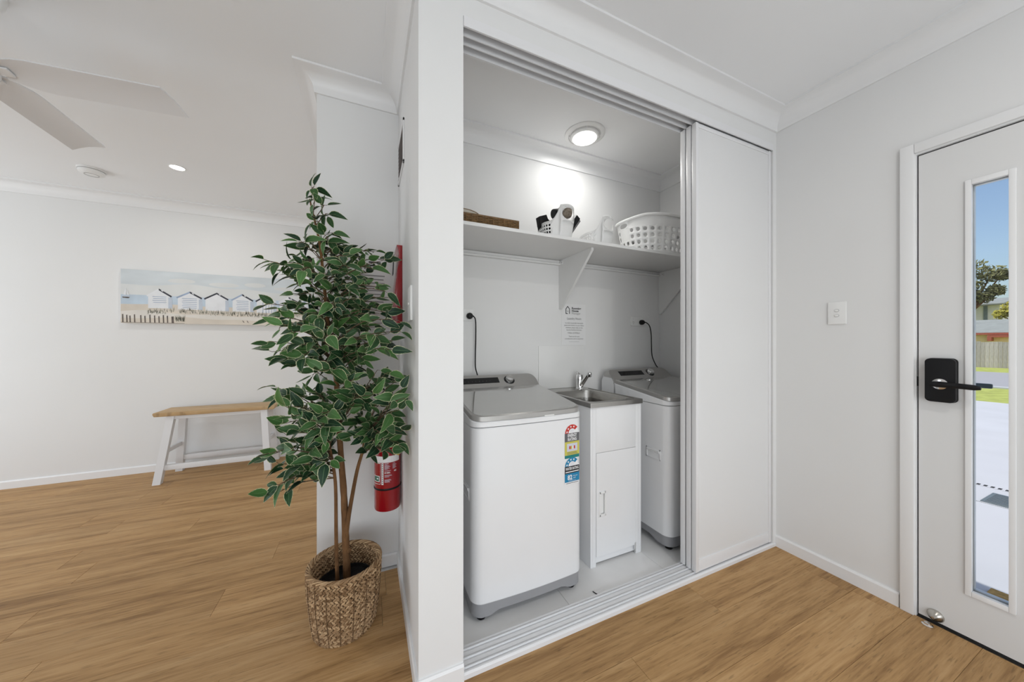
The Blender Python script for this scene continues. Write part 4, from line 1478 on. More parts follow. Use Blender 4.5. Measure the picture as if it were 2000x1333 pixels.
# wicker tray with a glass dish
wt = empty('wicker_tray', (0.53, 1.75, SHZ), 'low dark wicker tray at the left end of the shelf', 'tray')
wx0, wx1, wy0, wy1 = 0.285, 0.752, 1.605, 1.885
cr_ = MB()
cr_.box(wx0 + 0.006, wx1 - 0.006, wy0 + 0.006, wy1 - 0.006, SHZ, SHZ + 0.006)
for a in ((wx0 + 0.004, wx1 - 0.004, wy0 + 0.004, wy0 + 0.008), (wx0 + 0.004, wx1 - 0.004, wy1 - 0.008, wy1 - 0.004), (wx0 + 0.004, wx0 + 0.008, wy0, wy1), (wx1 - 0.008, wx1 - 0.004, wy0, wy1)):
    cr_.box(*a, SHZ, SHZ + 0.048)
cr_.build('tray_core', M['wicker_core'], wt, smooth=False)
ww = MB()
for row in range(7):
    zz = SHZ + 0.006 + row * 0.0068
    n_ = 48
    for yy in (wy0, wy1):
        pts = []
        for k in range(n_ + 1):
            ph = k / n_ * (wx1 - wx0) / 0.029 * PI + row * PI
            pts.append((wx0 + (wx1 - wx0) * k / n_, yy + 0.0035 * math.sin(ph), zz))
        ww.tube(pts, 0.0032, 6)
    for xx in (wx0, wx1):
        pts = []
        for k in range(29):
            ph = k / 28 * (wy1 - wy0) / 0.029 * PI + row * PI
            pts.append((xx + 0.0035 * math.sin(ph), wy0 + (wy1 - wy0) * k / 28, zz))
        ww.tube(pts, 0.0032, 6)
wv = ww.build('weave', M['wicker'], wt)
wv['kind'] = 'stuff'
rm = MB().tube([(wx0, wy0, SHZ + 0.054), (wx1, wy0, SHZ + 0.054), (wx1, wy1, SHZ + 0.054), (wx0, wy1, SHZ + 0.054), (wx0, wy0, SHZ + 0.054)], 0.005, 8)
rm.build('rim', M['wicker'], wt)
nst = 17
for k in range(nst):
    xx = wx0 + (wx1 - wx0) * k / (nst - 1)
    MB().box(xx - 0.0018, xx + 0.0018, wy0 - 0.005, wy0 - 0.001, SHZ, SHZ + 0.052, 0.0008, seg=1).build('stake', M['wicker'], wt)
gd = empty('glass_dish', (0.46, 1.745, SHZ + 0.006), 'pale glass dish standing in the wicker tray', 'dish')
mxd = Matrix.Translation((0.455, 1.745, SHZ + 0.0062))
MB().lathe([(0.05, 0.0), (0.075, 0.004), (0.105, 0.04), (0.118, 0.075), (0.120, 0.078), (0.116, 0.078), (0.102, 0.044), (0.072, 0.008), (0.0, 0.006)], mx=mxd, seg=40).build('bowl', mat('frosted_glass', (0.66, 0.63, 0.56), 0.15, var=0.02), gd)
MB().tube([(0.455 + 0.120 * math.cos(k * PI / 20), 1.745 + 0.120 * math.sin(k * PI / 20), SHZ + 0.084) for k in range(41)], 0.0022, 6, cap=False).build('rim', mat('brown_rim', (0.25, 0.17, 0.10), 0.3, var=0.05), gd)


# ------------------------------------------------------------------ power points and cords
def outlet(x, z, label, plug_x, plug_z, cord, owner):
    s = empty('power_outlet', (x, LB, z), label, 'power outlet', 'power outlets on the laundry back wall')
    MB().box(x - 0.060, x + 0.060, LB - 0.010, LB - 0.0002, z - 0.037, z + 0.037, 0.003).build('plate', M['wplastic'], s)
    for sx_ in (-0.038, 0.038):
        MB().box(x + sx_ - 0.006, x + sx_ + 0.006, LB - 0.013, LB - 0.009, z + 0.012, z + 0.028, 0.002).build('rocker_switch', M['wplastic'], s)
        sl_ = MB()
        for a, b, rot in ((-0.006, -0.006, 0.5), (0.006, -0.006, -0.5), (0.0, -0.019, 0.0)):
            if abs(x + sx_ - plug_x) > 0.03:
                m_ = Matrix.Translation((x + sx_ + a, LB - 0.0102, z + b)) @ Matrix.Rotation(rot, 4, 'Y')
                sl_.box(-0.0009, 0.0009, -0.0004, 0.0004, -0.004, 0.004, mx=m_)
        if sl_.v:
            sl_.build('socket_slot', M['ink_soft'], s, smooth=False)
    m_ = Matrix.Translation((plug_x, LB - 0.0105, plug_z)) @ Matrix.Rotation(PI / 2, 4, 'X')
    pg = MB().lathe([(0.019, 0.0), (0.020, 0.004), (0.020, 0.016), (0.017, 0.026), (0.013, 0.03), (0.0, 0.031)], mx=m_, seg=24)
    pts = [Vector(p) for p in cord]
    sm = []
    for i in range(len(pts) - 1):
        p0, p1, p2, p3 = pts[max(i - 1, 0)], pts[i], pts[i + 1], pts[min(i + 2, len(pts) - 1)]
        for k in range(6):
            t = k / 6
            sm.append(0.5 * ((2 * p1) + (p2 - p0) * t + (2 * p0 - 5 * p1 + 4 * p2 - p3) * t * t + (3 * p1 - p0 - 3 * p2 + p3) * t ** 3))
    sm.append(pts[-1])
    rd = [0.011 - 0.0072 * min(1.0, i / 5) for i in range(len(sm))]
    cd_ = MB().tube(sm, rd, 10).build('power_cord', M['black'], owner)
    tag(cd_, 'black power cord plugged into the wall')
    pg.build('plug', M['black'], cd_)


yw = LB - 0.03
outlet(0.560, 1.392, 'white power outlet above the first washing machine at the opening edge', 0.590, 1.385,
       [(0.596, yw, 1.386), (0.615, yw - 0.005, 1.378), (0.626, yw, 1.345), (0.629, yw + 0.008, 1.24), (0.627, yw + 0.01, 1.13), (0.622, yw - 0.01, 1.06), (0.621, yw - 0.06, 1.012)],
       washer)
outlet(1.982, 1.388, 'white power outlet above the second washing machine near the corner', 2.022, 1.380,
       [(2.03, yw, 1.380), (2.055, yw - 0.004, 1.378), (2.095, yw, 1.352), (2.118, yw + 0.005, 1.29), (2.125, yw + 0.008, 1.20), (2.132, yw + 0.008, 1.11), (2.140, yw - 0.02, 1.04), (2.13, yw - 0.06, 1.012)],
       washer2)

# ------------------------------------------------------------------ notices
def house_logo(mb, fn, x, z, s, mi=0):
    t = 0.14 * s
    def line(pts):
        for a, b in zip(pts[:-1], pts[1:]):
            a, b = Vector(a), Vector(b)
            d = (b - a).normalized()
            n_ = Vector((-d.y, d.x)) * t / 2
            a2, b2 = a - d * t * 0.3, b + d * t * 0.3
            poly_on(mb, [tuple(a2 + n_), tuple(a2 - n_), tuple(b2 - n_), tuple(b2 + n_)], fn, mi)
    line([(x + 0.75 * s, z), (x + 0.75 * s, z + 0.85 * s), (x + 0.37 * s, z + 1.3 * s), (x, z + 0.85 * s), (x, z), (x + 0.32 * s, z)])
    band(mb, x + 0.38 * s, z + 0.58 * s, 0.15 * s, 0.21 * s, 1.15 * PI, 1.85 * PI, fn, mi, 8)


ps = empty('laundry_hours_notice', (1.38, LB, 1.2), 'white paper notice of laundry hours on the laundry back wall', 'notice')
MB().box(1.275, 1.485, LB - 0.0025, LB - 0.0002, 1.201, 1.498, 0.0).build('sheet', M['paper'], ps, smooth=False)
pf = lambda x, z: (x, LB - 0.0034, z)
tx = MB()
house_logo(tx, pf, 1.313, 1.4275, 0.040)
put_text(tx, 'Rooming', 0.0225, pf, 1.362, 1.460, 'LEFT', 0.0007, 0)
put_text(tx, 'House', 0.0225, pf, 1.362, 1.4415, 'LEFT', 0.0007, 0)
put_text(tx, 'Manager', 0.0225, pf, 1.362, 1.4235, 'LEFT', 0.0, 1)
put_text(tx, 'Laundry Hours', 0.0235, pf, 1.384, 1.385, mi=2, width=0.122)
for k, ln in enumerate(('In order to provide reasonable', 'peace and comfort to your fellow', 'residents, please only use the', 'laundry facilities between:')):
    put_text(tx, ln, 0.0135, pf, 1.384, 1.3555 - k * 0.0166, mi=2, width=(0.155, 0.170, 0.148, 0.132)[k])
put_text(tx, '7:00am & 8:00pm', 0.0145, pf, 1.380, 1.2835, mi=2, width=0.106)
put_text(tx, 'Thank you for your', 0.0130, pf, 1.384, 1.2585, mi=2, width=0.094)
put_text(tx, 'consideration and co-operation', 0.0130, pf, 1.384, 1.2420, mi=2, width=0.160)
poly_on(tx, rect(1.340, 1.428, 1.2235, 1.2248), pf, 1)
tag(tx.build('lettering', [M['ink'], M['ink_grey'], M['ink_soft']], ps, smooth=False), 'black printed lettering and house logo')

# ------------------------------------------------------------------ laundry ceiling light
li_ = empty('laundry_ceiling_light', (1.288, 1.742, CZ), 'round white ceiling light with vent ring on the laundry ceiling', 'ceiling light')
mf = Matrix.Translation((1.288, 1.742, CZ)) @ Matrix.Rotation(PI, 4, 'X')
MB().lathe([(0.128, 0.0), (0.128, 0.004), (0.122, 0.009), (0.104, 0.012), (0.100, 0.006), (0.0, 0.005)], mx=mf, seg=56).build('vent_ring', M['wplastic'], li_)
MB().lathe([(0.090, 0.005), (0.092, 0.018), (0.086, 0.025), (0.078, 0.027), (0.0, 0.027)], mx=mf, seg=56).build('lamp_housing', M['wplastic'], li_)
for k in range(4):
    t = k * PI / 2 + 0.5
    MB().box(0.088, 0.106, -0.004, 0.004, 0.004, 0.012, mx=mf @ Matrix.Rotation(t, 4, 'Z')).build('vent_rib', M['wplastic'], li_, smooth=False)
MB().lathe([(0.076, 0.0272), (0.074, 0.030), (0.0, 0.031)], mx=mf, seg=48).build('diffuser', M['glow'], li_)
lamp('laundry_lamp', 'AREA', (1.288, 1.742, CZ - 0.036), (0, 0, 0), 2.4, (1.0, 0.985, 0.95), shape='DISK', size=0.15)

# small black cable tie on the laundry tiles
ct = MB().tube([(1.010, 1.300, 0.0022), (1.014, 1.285, 0.0022), (1.018, 1.272, 0.003)], [0.002, 0.0021, 0.003], 6)
tag(ct.build('cable_tie', M['black'], at=(1.014, 1.285, 0)), 'tiny black cable tie lying on the laundry tiles by the track', 'cable tie')

# ------------------------------------------------------------------ tall artificial plant
plant = empty('artificial_ficus', (-0.085, 1.595, 0.0), 'tall artificial ficus with variegated green leaves standing in the woven basket', 'plant')
TIPS_A = [(-0.216,1.560,1.834),(-0.202,1.565,1.771),(-0.157,1.590,1.770),(-0.143,1.630,1.751),(-0.221,1.572,1.719),(-0.150,1.578,1.689),(-0.118,1.561,1.697),(-0.245,1.486,1.612),(-0.272,1.771,1.642),(-0.226,1.732,1.661),(-0.133,1.723,1.674),(-0.096,1.720,1.654),(-0.049,1.477,1.578),(-0.377,1.524,1.540),(-0.366,1.651,1.546),(-0.359,1.693,1.518),(-0.326,1.742,1.515),(-0.298,1.752,1.584),(-0.228,1.435,1.485),(-0.285,1.642,1.474),(-0.256,1.669,1.467),(-0.209,1.602,1.498),(-0.140,1.471,1.500),(-0.113,1.589,1.548),(-0.066,1.436,1.520),(-0.037,1.774,1.632),(0.009,1.746,1.643),(0.056,1.619,1.636),(0.090,1.520,1.586),(0.128,1.603,1.593),(0.075,1.566,1.542),(0.041,1.640,1.550),(-0.033,1.572,1.496),(-0.067,1.465,1.464),(-0.126,1.522,1.448),(0.009,1.725,1.502),(0.064,1.417,1.445),(0.093,1.419,1.427),(0.121,1.512,1.419),(-0.293,1.614,1.409),(-0.253,1.588,1.418),(-0.218,1.537,1.383),(-0.214,1.799,1.412),(-0.105,1.478,1.361),(-0.052,1.565,1.394),(-0.002,1.481,1.398),(0.053,1.653,1.409)]
TIPS_B = [(-0.354,1.453,1.366),(-0.351,1.491,1.321),(-0.359,1.679,1.370),(-0.292,1.474,1.305),(-0.270,1.588,1.365),(-0.269,1.754,1.335),(-0.293,1.368,1.271),(-0.252,1.350,1.254),(-0.341,1.430,1.227),(-0.392,1.687,1.179),(-0.337,1.615,1.197),(-0.291,1.434,1.162),(-0.276,1.479,1.131),(-0.224,1.405,1.162),(-0.219,1.540,1.084),(-0.159,1.341,1.113),(-0.157,1.655,1.150),(-0.124,1.750,1.133),(-0.060,1.778,1.142),(-0.013,1.673,1.170),(-0.082,1.781,1.242),(-0.126,1.329,1.255),(-0.190,1.459,1.238),(-0.126,1.784,1.292),(-0.035,1.692,1.290),(-0.051,1.517,1.335),(0.009,1.773,1.332),(0.051,1.618,1.288),(0.101,1.713,1.318),(0.123,1.461,1.337),(0.128,1.267,1.303),(0.128,1.267,1.265),(0.128,1.469,1.229),(0.128,1.249,1.190),(0.116,1.753,1.192),(0.058,1.499,1.218),(0.019,1.596,1.218),(0.008,1.488,1.154),(-0.023,1.618,1.121),(0.099,1.365,1.258),(0.069,1.513,1.350),(0.044,1.769,1.384),(-0.232,1.406,1.218),(-0.232,1.634,1.174),(-0.175,1.477,1.318)]
TIPS_C = [(0.057,1.486,1.127),(0.090,1.370,1.113),(0.127,1.368,1.086),(0.128,1.285,1.055),(0.128,1.183,1.032),(0.128,1.360,0.955),(0.125,1.714,1.028),(0.074,1.622,1.052),(0.030,1.621,1.031),(0.034,1.368,1.020),(0.098,1.668,0.961),(-0.028,1.374,1.091),(-0.052,1.561,1.097),(-0.062,1.421,1.069),(-0.031,1.511,1.025),(-0.002,1.734,0.945),(0.009,1.674,0.906),(0.066,1.703,0.883),(0.108,1.485,0.900),(0.128,1.267,0.887),(0.128,1.363,0.822),(0.100,1.373,0.792),(0.065,1.689,0.677),(0.031,1.668,0.689),(0.039,1.536,0.807),(0.073,1.408,0.847),(-0.002,1.484,0.815),(-0.053,1.594,0.881),(-0.080,1.736,0.926),(-0.022,1.562,0.851)]
TIPS_E = [(-0.384,1.769,1.028),(-0.338,1.581,0.997),(-0.292,1.436,0.985),(-0.320,1.618,1.003),(-0.247,1.612,1.014),(-0.207,1.612,1.022),(-0.182,1.664,0.991),(-0.256,1.370,0.958),(-0.322,1.544,0.898),(-0.345,1.696,0.821),(-0.242,1.418,0.899),(-0.196,1.378,0.941),(-0.171,1.437,0.946),(-0.141,1.480,0.894),(-0.219,1.543,0.846),(-0.177,1.492,0.814),(-0.155,1.626,0.750),(-0.337,1.431,0.819),(-0.377,1.505,0.782),(-0.361,1.644,0.719),(-0.323,1.589,0.712),(-0.310,1.763,0.706),(-0.269,1.753,0.704),(-0.192,1.468,0.753),(-0.247,1.501,0.711),(-0.261,1.586,0.798),(-0.122,1.589,0.933),(-0.126,1.514,0.843),(-0.322,1.722,0.789),(-0.154,1.443,0.756)]
TIPS_F = [(-0.356,1.500,0.642),(-0.329,1.500,0.676),(-0.342,1.500,0.636),(-0.280,1.500,0.726)]



def smooth_path(pts, n=5):
    pts = [Vector(p) for p in pts]
    out = []
    for i in range(len(pts) - 1):
        p0, p1, p2, p3 = pts[max(i - 1, 0)], pts[i], pts[i + 1], pts[min(i + 2, len(pts) - 1)]
        for k in range(n):
            t = k / n
            out.append(0.5 * ((2 * p1) + (p2 - p0) * t + (2 * p0 - 5 * p1 + 4 * p2 - p3) * t * t + (3 * p1 - p0 - 3 * p2 + p3) * t ** 3))
    out.append(pts[-1])
    return out


main = smooth_path([(-0.076, 1.605, 0.10), (-0.080, 1.602, 0.25), (-0.085, 1.600, 0.40), (-0.090, 1.600, 0.55), (-0.100, 1.600, 0.70), (-0.112, 1.600, 0.90), (-0.119, 1.600, 1.05), (-0.128, 1.600, 1.14)])
rn = random.Random(11)
rad = [(0.0165 - 0.0075 * i / (len(main) - 1)) * (1 + 0.05 * rn.uniform(-1, 1)) for i in range(len(main))]
tk = MB().tube(main, rad, 12)
kx_ = Vector((-0.079, 1.588, 0.315))
tk.lathe([(0.009, -0.003), (0.010, 0.001), (0.008, 0.003), (0.0, 0.001)], mx=local((-0.070, 1.588, 0.315), (0.9, 0.6, 0)), seg=12)
tk.build('trunk', M['bark'], plant)
upper = smooth_path([(-0.126, 1.600, 1.10), (-0.150, 1.600, 1.284), (-0.165, 1.600, 1.458), (-0.181, 1.600, 1.631), (-0.205, 1.597, 1.757), (-0.216, 1.580, 1.815)])
MB().tube(upper, [0.009 - 0.0065 * i / (len(upper) - 1) for i in range(len(upper))], 9).build('stem', M['bark'], plant)
lefts = smooth_path([(-0.112, 1.572, 0.12), (-0.114, 1.570, 0.22), (-0.118, 1.570, 0.39), (-0.120, 1.570, 0.60), (-0.128, 1.570, 0.69), (-0.140, 1.570, 0.765), (-0.150, 1.572, 0.84)])
MB().tube(lefts, [0.0085 - 0.0035 * i / (len(lefts) - 1) for i in range(len(lefts))], 9).build('stem', M['bark'], plant)
rights = smooth_path([(-0.084, 1.592, 0.36), (-0.076, 1.590, 0.43), (-0.064, 1.590, 0.51), (-0.039, 1.590, 0.652), (-0.017, 1.590, 0.735), (-0.005, 1.585, 0.80)])
MB().tube(rights, [0.0105 - 0.005 * i / (len(rights) - 1) for i in range(len(rights))], 9).build('stem', M['bark'], plant)

anch = {
    'A': [p for p in upper if p.z > 1.22],
    'B': [p for p in main if p.z > 1.02] + [p for p in upper if p.z < 1.32],
    'C': [p for p in rights if p.z > 0.70] + [p for p in main if 0.80 < p.z < 0.95],
    'E': [p for p in lefts if p.z > 0.66] + [p for p in main if 0.72 < p.z < 0.92],
    'F': [p for p in lefts if 0.63 < p.z < 0.72],
}
tips = {'A': TIPS_A, 'B': TIPS_B, 'C': TIPS_C, 'E': TIPS_E, 'F': TIPS_F}


def leaf_mesh(L, W, curl, fold):
    """pointed oval blade: origin at the stalk, +Y to the tip; uv.x = distance from midrib"""
    n = 6
    vs, fs, uvs = [], [], []
    for i in range(n + 1):
        s = i / n
        w = W * math.sin(PI * s ** 0.85) ** 0.8 * (1 - 0.35 * s) if 0 < s < 1 else 0.0006
        y_ = L * s
        z = -curl * s * s * L
        for k in (-1, -0.5, 0, 0.5, 1):
            vs.append((k * w, y_, z + fold * abs(k) * w))
            uvs.append((abs(k) if 0 < s < 1 else 1.0, s))
    for i in range(n):
        for k in range(4):
            a = i * 5 + k
            fs.append((a, a + 1, a + 6, a + 5))
    return vs, fs, uvs


shapes = [leaf_mesh(0.072, 0.0215, 0.20, 0.35), leaf_mesh(0.079, 0.0240, 0.40, 0.25), leaf_mesh(0.064, 0.0220, -0.1, 0.45), leaf_mesh(0.083, 0.0235, 0.5, 0.3), leaf_mesh(0.058, 0.0190, 0.25, 0.5), leaf_mesh(0.070, 0.0205, -0.2, 0.2)]


def finish_leaf(me, uvs_all):
    uvl = me.uv_layers.new(name='UVMap')
    for lp in me.loops:
        uvl.data[lp.index].uv = uvs_all[lp.vertex_index]
    me.materials.append(M['leaf'])
    me.shade_smooth()


leaf_meshes = []
for vs, fs, uvs in shapes:
    me = bpy.data.meshes.new('leaf')
    me.from_pydata(vs, [], fs)
    finish_leaf(me, uvs)
    leaf_meshes.append(me)

leaves = []          # (matrix, shape index, distance to the camera)
tw = {k: MB() for k in tips}
rl_ = random.Random(5)
for grp, T in tips.items():
    for tip in T:
        tip = Vector(tip)
        cand = sorted(anch[grp], key=lambda p: (p - tip).length + 1.2 * max(0.0, p.z - tip.z + 0.05))
        a = cand[min(len(cand) - 1, rl_.choice((0, 0, 1, 2)))]
        mid = a.lerp(tip, 0.5) + Vector((rl_.uniform(-.02, .02), rl_.uniform(-.02, .02), 0.03 + rl_.uniform(-.02, .02)))
        end = tip - (tip - mid).normalized() * 0.03
        path = smooth_path([a, mid, end], 5)
        Lp = (tip - a).length
        r0 = 0.0028 if Lp > 0.15 else 0.0020
        tw[grp].tube(path, [r0 * (1 - 0.6 * i / (len(path) - 1)) for i in range(len(path))], 5)
        nl = 5 + int(min(3, Lp / 0.08))
        for q in range(nl):
            if q == 0:
                P, dirn = path[-1], (path[-1] - path[-2]).normalized()
                side_ = 0.15
            else:
                f = 1 - q * rl_.uniform(0.11, 0.16)
                idx = max(2, min(len(path) - 2, int(f * (len(path) - 1))))
                P = path[idx]
                dirn = (path[idx + 1] - path[idx - 1]).normalized()
                side_ = 0.9
            sv = dirn.cross(Vector((rl_.uniform(-.5, .5), rl_.uniform(-.5, .5), 1))).normalized() * (1 if q % 2 else -1)
            g = (dirn * rl_.uniform(0.35, 1.0) + sv * side_ * rl_.uniform(0.6, 1.3) + Vector((0, 0, rl_.uniform(-0.55, 0.55)))).normalized()
            base = P + g * 0.012
            # blades turn their faces up and outwards towards the light
            out = (Vector((P.x + 0.12, P.y - 1.6, 0)).normalized() * 0.9 + Vector((rl_.uniform(-.7, .7), -0.55 + rl_.uniform(-.5, .5), 0.75 + rl_.uniform(-.4, .5)))).normalized()
            zax = (out - g * out.dot(g)).normalized()
            xax = g.cross(zax).normalized()
            sc_ = rl_.uniform(0.78, 1.08) * (0.9 if grp == 'A' else 1.0)
            mtx = Matrix(((xax.x * sc_, g.x * sc_, zax.x * sc_, base.x), (xax.y * sc_, g.y * sc_, zax.y * sc_, base.y), (xax.z * sc_, g.z * sc_, zax.z * sc_, base.z), (0, 0, 0, 1)))
            si = rl_.randrange(len(leaf_meshes))
            ws = [mtx @ Vector(v) for v in shapes[si][0]]
            over = max(v.x for v in ws) - (NX - 0.008)
            if over > 0.06 or max(v.y for v in ws) > RY - 0.01:
                continue
            if over > 0:
                mtx.translation.x -= over
                base = base - Vector((over, 0, 0))
            cy_ = sum(v.y for v in ws) / len(ws)
            cz_ = sum(v.z for v in ws) / len(ws)
            cx_ = sum(v.x for v in ws) / len(ws)
            if cx_ > 0.0 and cy_ > 1.64 and 0.38 < cz_ < 0.84:
                continue                  # room for the extinguisher
            if cx_ > 0.08 and cy_ > 1.66 and 1.28 < cz_ < 1.72:
                continue                  # and for the sign
            leaves.append((mtx, si, base.y))
            tw[grp].tube([P, base], 0.0011, 4, cap=False)
for grp in tw:
    tw[grp].build('branch', M['twig'], plant)
leaves.sort(key=lambda t: t[2])
pinv = Matrix.Translation(-ORIGIN[plant])
for mtx, si, _ in leaves[:300]:
    o = bpy.data.objects.new('leaf', leaf_meshes[si])
    COL.objects.link(o)
    o.parent = plant
    o.matrix_local = pinv @ mtx
rest, ruv = MB(), []
for mtx, si, _ in leaves[300:]:
    vs, fs, uvs = shapes[si]
    rest.raw([mtx @ Vector(v) for v in vs], fs)
    ruv += uvs
if rest.v:
    me = bpy.data.meshes.new('inner_leaves')
    me.from_pydata([Vector(v) - ORIGIN[plant] for v in rest.v], [], rest.f)
    finish_leaf(me, ruv)
    o = bpy.data.objects.new('inner_leaves', me)
    COL.objects.link(o)
    o.parent = plant
    o['kind'] = 'stuff'
pp = MB().lathe([(0.095, 0.008), (0.112, 0.17), (0.114, 0.185), (0.108, 0.185), (0.106, 0.172), (0.0, 0.170)], c=(-0.085, 1.595, 0), seg=40)
tag(pp.build('nursery_pot', M['soil'], plant), 'black inner pot')

# woven basket
bs = empty('woven_basket', (-0.085, 1.595, 0.0), 'brown woven seagrass basket holding the tall plant', 'basket')


def bprof(z):
    s = z / 0.27
    return 0.118 + 0.026 * s ** 0.8 + 0.004 * math.sin(PI * s)


inn = [(bprof(0) - 0.012, 0.002)] + [(bprof(0.27 * k / 10) - 0.008, 0.002 + 0.266 * k / 10) for k in range(11)]
MB().lathe([(bprof(0) - 0.004, 0.001)] + [(bprof(0.27 * k / 10) - 0.004, 0.004 + 0.264 * k / 10) for k in range(11)] + [(r_ - 0.003, z) for r_, z in inn[::-1]], c=(-0.085, 1.595, 0), seg=48).build('basket_lining', M['seagrass_in'], bs)
wv = MB()
rg = random.Random(2)


def strand(mb, t, z, dr, tilt, ln, th, wd):
    """one flat twist of seagrass laid on the basket wall"""
    r_ = bprof(min(max(z, 0), 0.27)) + dr
    c = Vector((-0.085 + r_ * math.cos(t), 1.595 + r_ * math.sin(t), z))
    n_ = Vector((math.cos(t), math.sin(t), 0.06)).normalized()
    h_ = Vector((-math.sin(t), math.cos(t), 0))
    v_ = n_.cross(h_)
    a = h_ * math.cos(tilt) + v_ * math.sin(tilt)
    b = n_.cross(a)
    vs = [c - a * ln, c - a * ln * 0.4 + b * wd - n_ * 0.0, c + a * ln * 0.4 + b * wd, c + a * ln, c + a * ln * 0.4 - b * wd, c - a * ln * 0.4 - b * wd, c + n_ * th + a * ln * 0.3, c + n_ * th - a * ln * 0.3]
    mb.raw(vs, [(0, 5, 7), (0, 7, 1), (1, 7, 6, 2), (7, 5, 4, 6), (6, 4, 3), (2, 6, 3)])


rows_ = 26
for rw in range(rows_):
    z = 0.006 + rw * (0.262 / (rows_ - 1))
    n_ = 58
    for k in range(n_):
        t = 2 * PI * (k + 0.5 * (rw % 2)) / n_
        strand(wv, t + rg.uniform(-.015, .015), z + rg.uniform(-.001, .001), 0.0, (0.62 if rw % 2 else -0.62) + rg.uniform(-.15, .15), 0.0105, 0.0042 + rg.uniform(0, .0015), 0.0046)
for rw in range(11):
    z = 0.266 - rw * 0.0105
    for k in range(52):
        t = 2 * PI * (k + 0.5 * (rw % 2)) / 52
        strand(wv, t, z, -0.014, (0.62 if rw % 2 else -0.62) + PI + rg.uniform(-.15, .15), 0.0108, -0.0045, 0.0048)
o = wv.build('weave', M['seagrass'], bs, angle=60)
o['kind'] = 'stuff'
rb = MB()
for k in range(44):
    t0 = 2 * PI * k / 44
    pts = []
    for j in range(6):
        s = j / 5
        t = t0 + s * 0.42
        ph = PI * s
        rr_ = bprof(0.27) - 0.006 + 0.0085 * math.cos(ph)
        pts.append((-0.085 + rr_ * math.cos(t), 1.595 + rr_ * math.sin(t), 0.266 + 0.0085 * math.sin(ph)))
    rb.tube(pts, 0.0038, 5)
rb.build('plaited_rim', M['seagrass'], bs)['kind'] = 'stuff'
for k in range(18):
    t = 2 * PI * k / 18 + 0.1
    pts = [(-0.085 + (bprof(0.24 * j / 10) + 0.0042) * math.cos(t), 1.595 + (bprof(0.24 * j / 10) + 0.0042) * math.sin(t), 0.004 + 0.236 * j / 10) for j in range(11)]
    MB().tube(pts, 0.0016, 5).build('stitch_line', M['seagrass_in'], bs)

# ------------------------------------------------------------------ fire extinguisher and sign
fx, fy = 0.0965, 1.755
fe = empty('fire_extinguisher', (fx, fy, 0.395), 'red fire extinguisher hanging on the wall behind the plant', 'fire extinguisher')
FR = 0.062
MB().lathe([(0.054, 0.395), (0.060, 0.398), (FR, 0.405), (FR, 0.665), (0.059, 0.685), (0.048, 0.703), (0.030, 0.715), (0.017, 0.722), (0.016, 0.735), (0.0, 0.735)], c=(fx, fy, 0), seg=48).build('cylinder', M['red'], fe)


def ext_s(lift=0.0008):
    def fn(a, z):
        t = -PI / 2 + a
        r_ = FR + lift
        return (fx + r_ * math.cos(t), fy + r_ * math.sin(t), z)
    return fn


def curved_strip(mb, a0, a1, z0, z1, lift, mi, n=14):
    for k in range(n):
        poly_on(mb, rect(a0 + (a1 - a0) * k / n, a0 + (a1 - a0) * (k + 1) / n, z0, z1), ext_s(lift), mi)


lb_ = MB()
curved_strip(lb_, -1.7, 0.95, 0.636, 0.667, 0.0006, 0)
curved_strip(lb_, -0.52, -0.36, 0.530, 0.634, 0.0006, 0, 3)
for k in range(11):
    curved_strip(lb_, -0.48, -0.40, 0.536 + k * 0.009, 0.541 + k * 0.009, 0.0010, 1, 1)
for a, z0, z1 in ((-0.60, 0.532, 0.634),):
    curved_strip(lb_, a - 0.02, a, z0, z1, 0.0006, 0, 1)
curved_strip(lb_, -1.5, -0.6, 0.632, 0.634, 0.0006, 0)
curved_strip(lb_, -1.5, -0.6, 0.532, 0.534, 0.0006, 0)
curved_strip(lb_, -1.3, -0.68, 0.543, 0.572, 0.0006, 0, 6)
curved_strip(lb_, -1.25, -0.73, 0.546, 0.569, 0.0010, 2, 6)
curved_strip(lb_, -0.95, -0.80, 0.555, 0.562, 0.0014, 0, 3)
for k, (w_, z) in enumerate(((0.30, 0.630), (0.20, 0.624), (0.34, 0.620), (0.42, 0.616), (0.28, 0.612), (0.38, 0.608), (0.22, 0.604), (0.46, 0.596), (0.50, 0.575), (0.55, 0.571), (0.34, 0.566), (0.44, 0.553), (0.50, 0.549), (0.36, 0.545), (0.40, 0.541))):
    curved_strip(lb_, -0.28, -0.28 + w_, z, z + 0.0016, 0.0006, 3, 4)
    if k < 7:
        curved_strip(lb_, 0.32, 0.32 + 0.2 * (1 + (k % 3) * 0.3), z, z + 0.0014, 0.0006, 3, 3)
put_text(lb_, 'DRY CHEMICAL', 0.010, lambda x, z: ext_s(0.0008)(x / FR - 0.28, z), 0.0, 0.584, 'LEFT', 0.0003, 0, width=0.026)
put_text(lb_, 'ABE', 0.010, lambda x, z: ext_s(0.0008)(x / FR + 0.42, z), 0.0, 0.589, 'LEFT', 0.0003, 0, width=0.013)
tag(lb_.build('printed_label', [M['lab_white'], M['ink_soft'], M['lab_green'], M['lab_pale']], fe, smooth=False), 'white and green printed label')
MB().lathe([(FR + 0.0012, 0.501), (FR + 0.0022, 0.503), (FR + 0.0022, 0.508), (FR + 0.0012, 0.510)], c=(fx, fy, 0), seg=48).build('rubber_strap', M['black'], fe)
vh = MB()
vh.lathe([(0.020, 0.735), (0.020, 0.760), (0.014, 0.768), (0.0, 0.770)], c=(fx, fy, 0), seg=20)
vh.box(fx - 0.010, fx + 0.010, fy - 0.085, fy + 0.02, 0.758, 0.766, 0.002)
vh.box(fx - 0.010, fx + 0.010, fy - 0.080, fy + 0.02, 0.785, 0.792, 0.002)
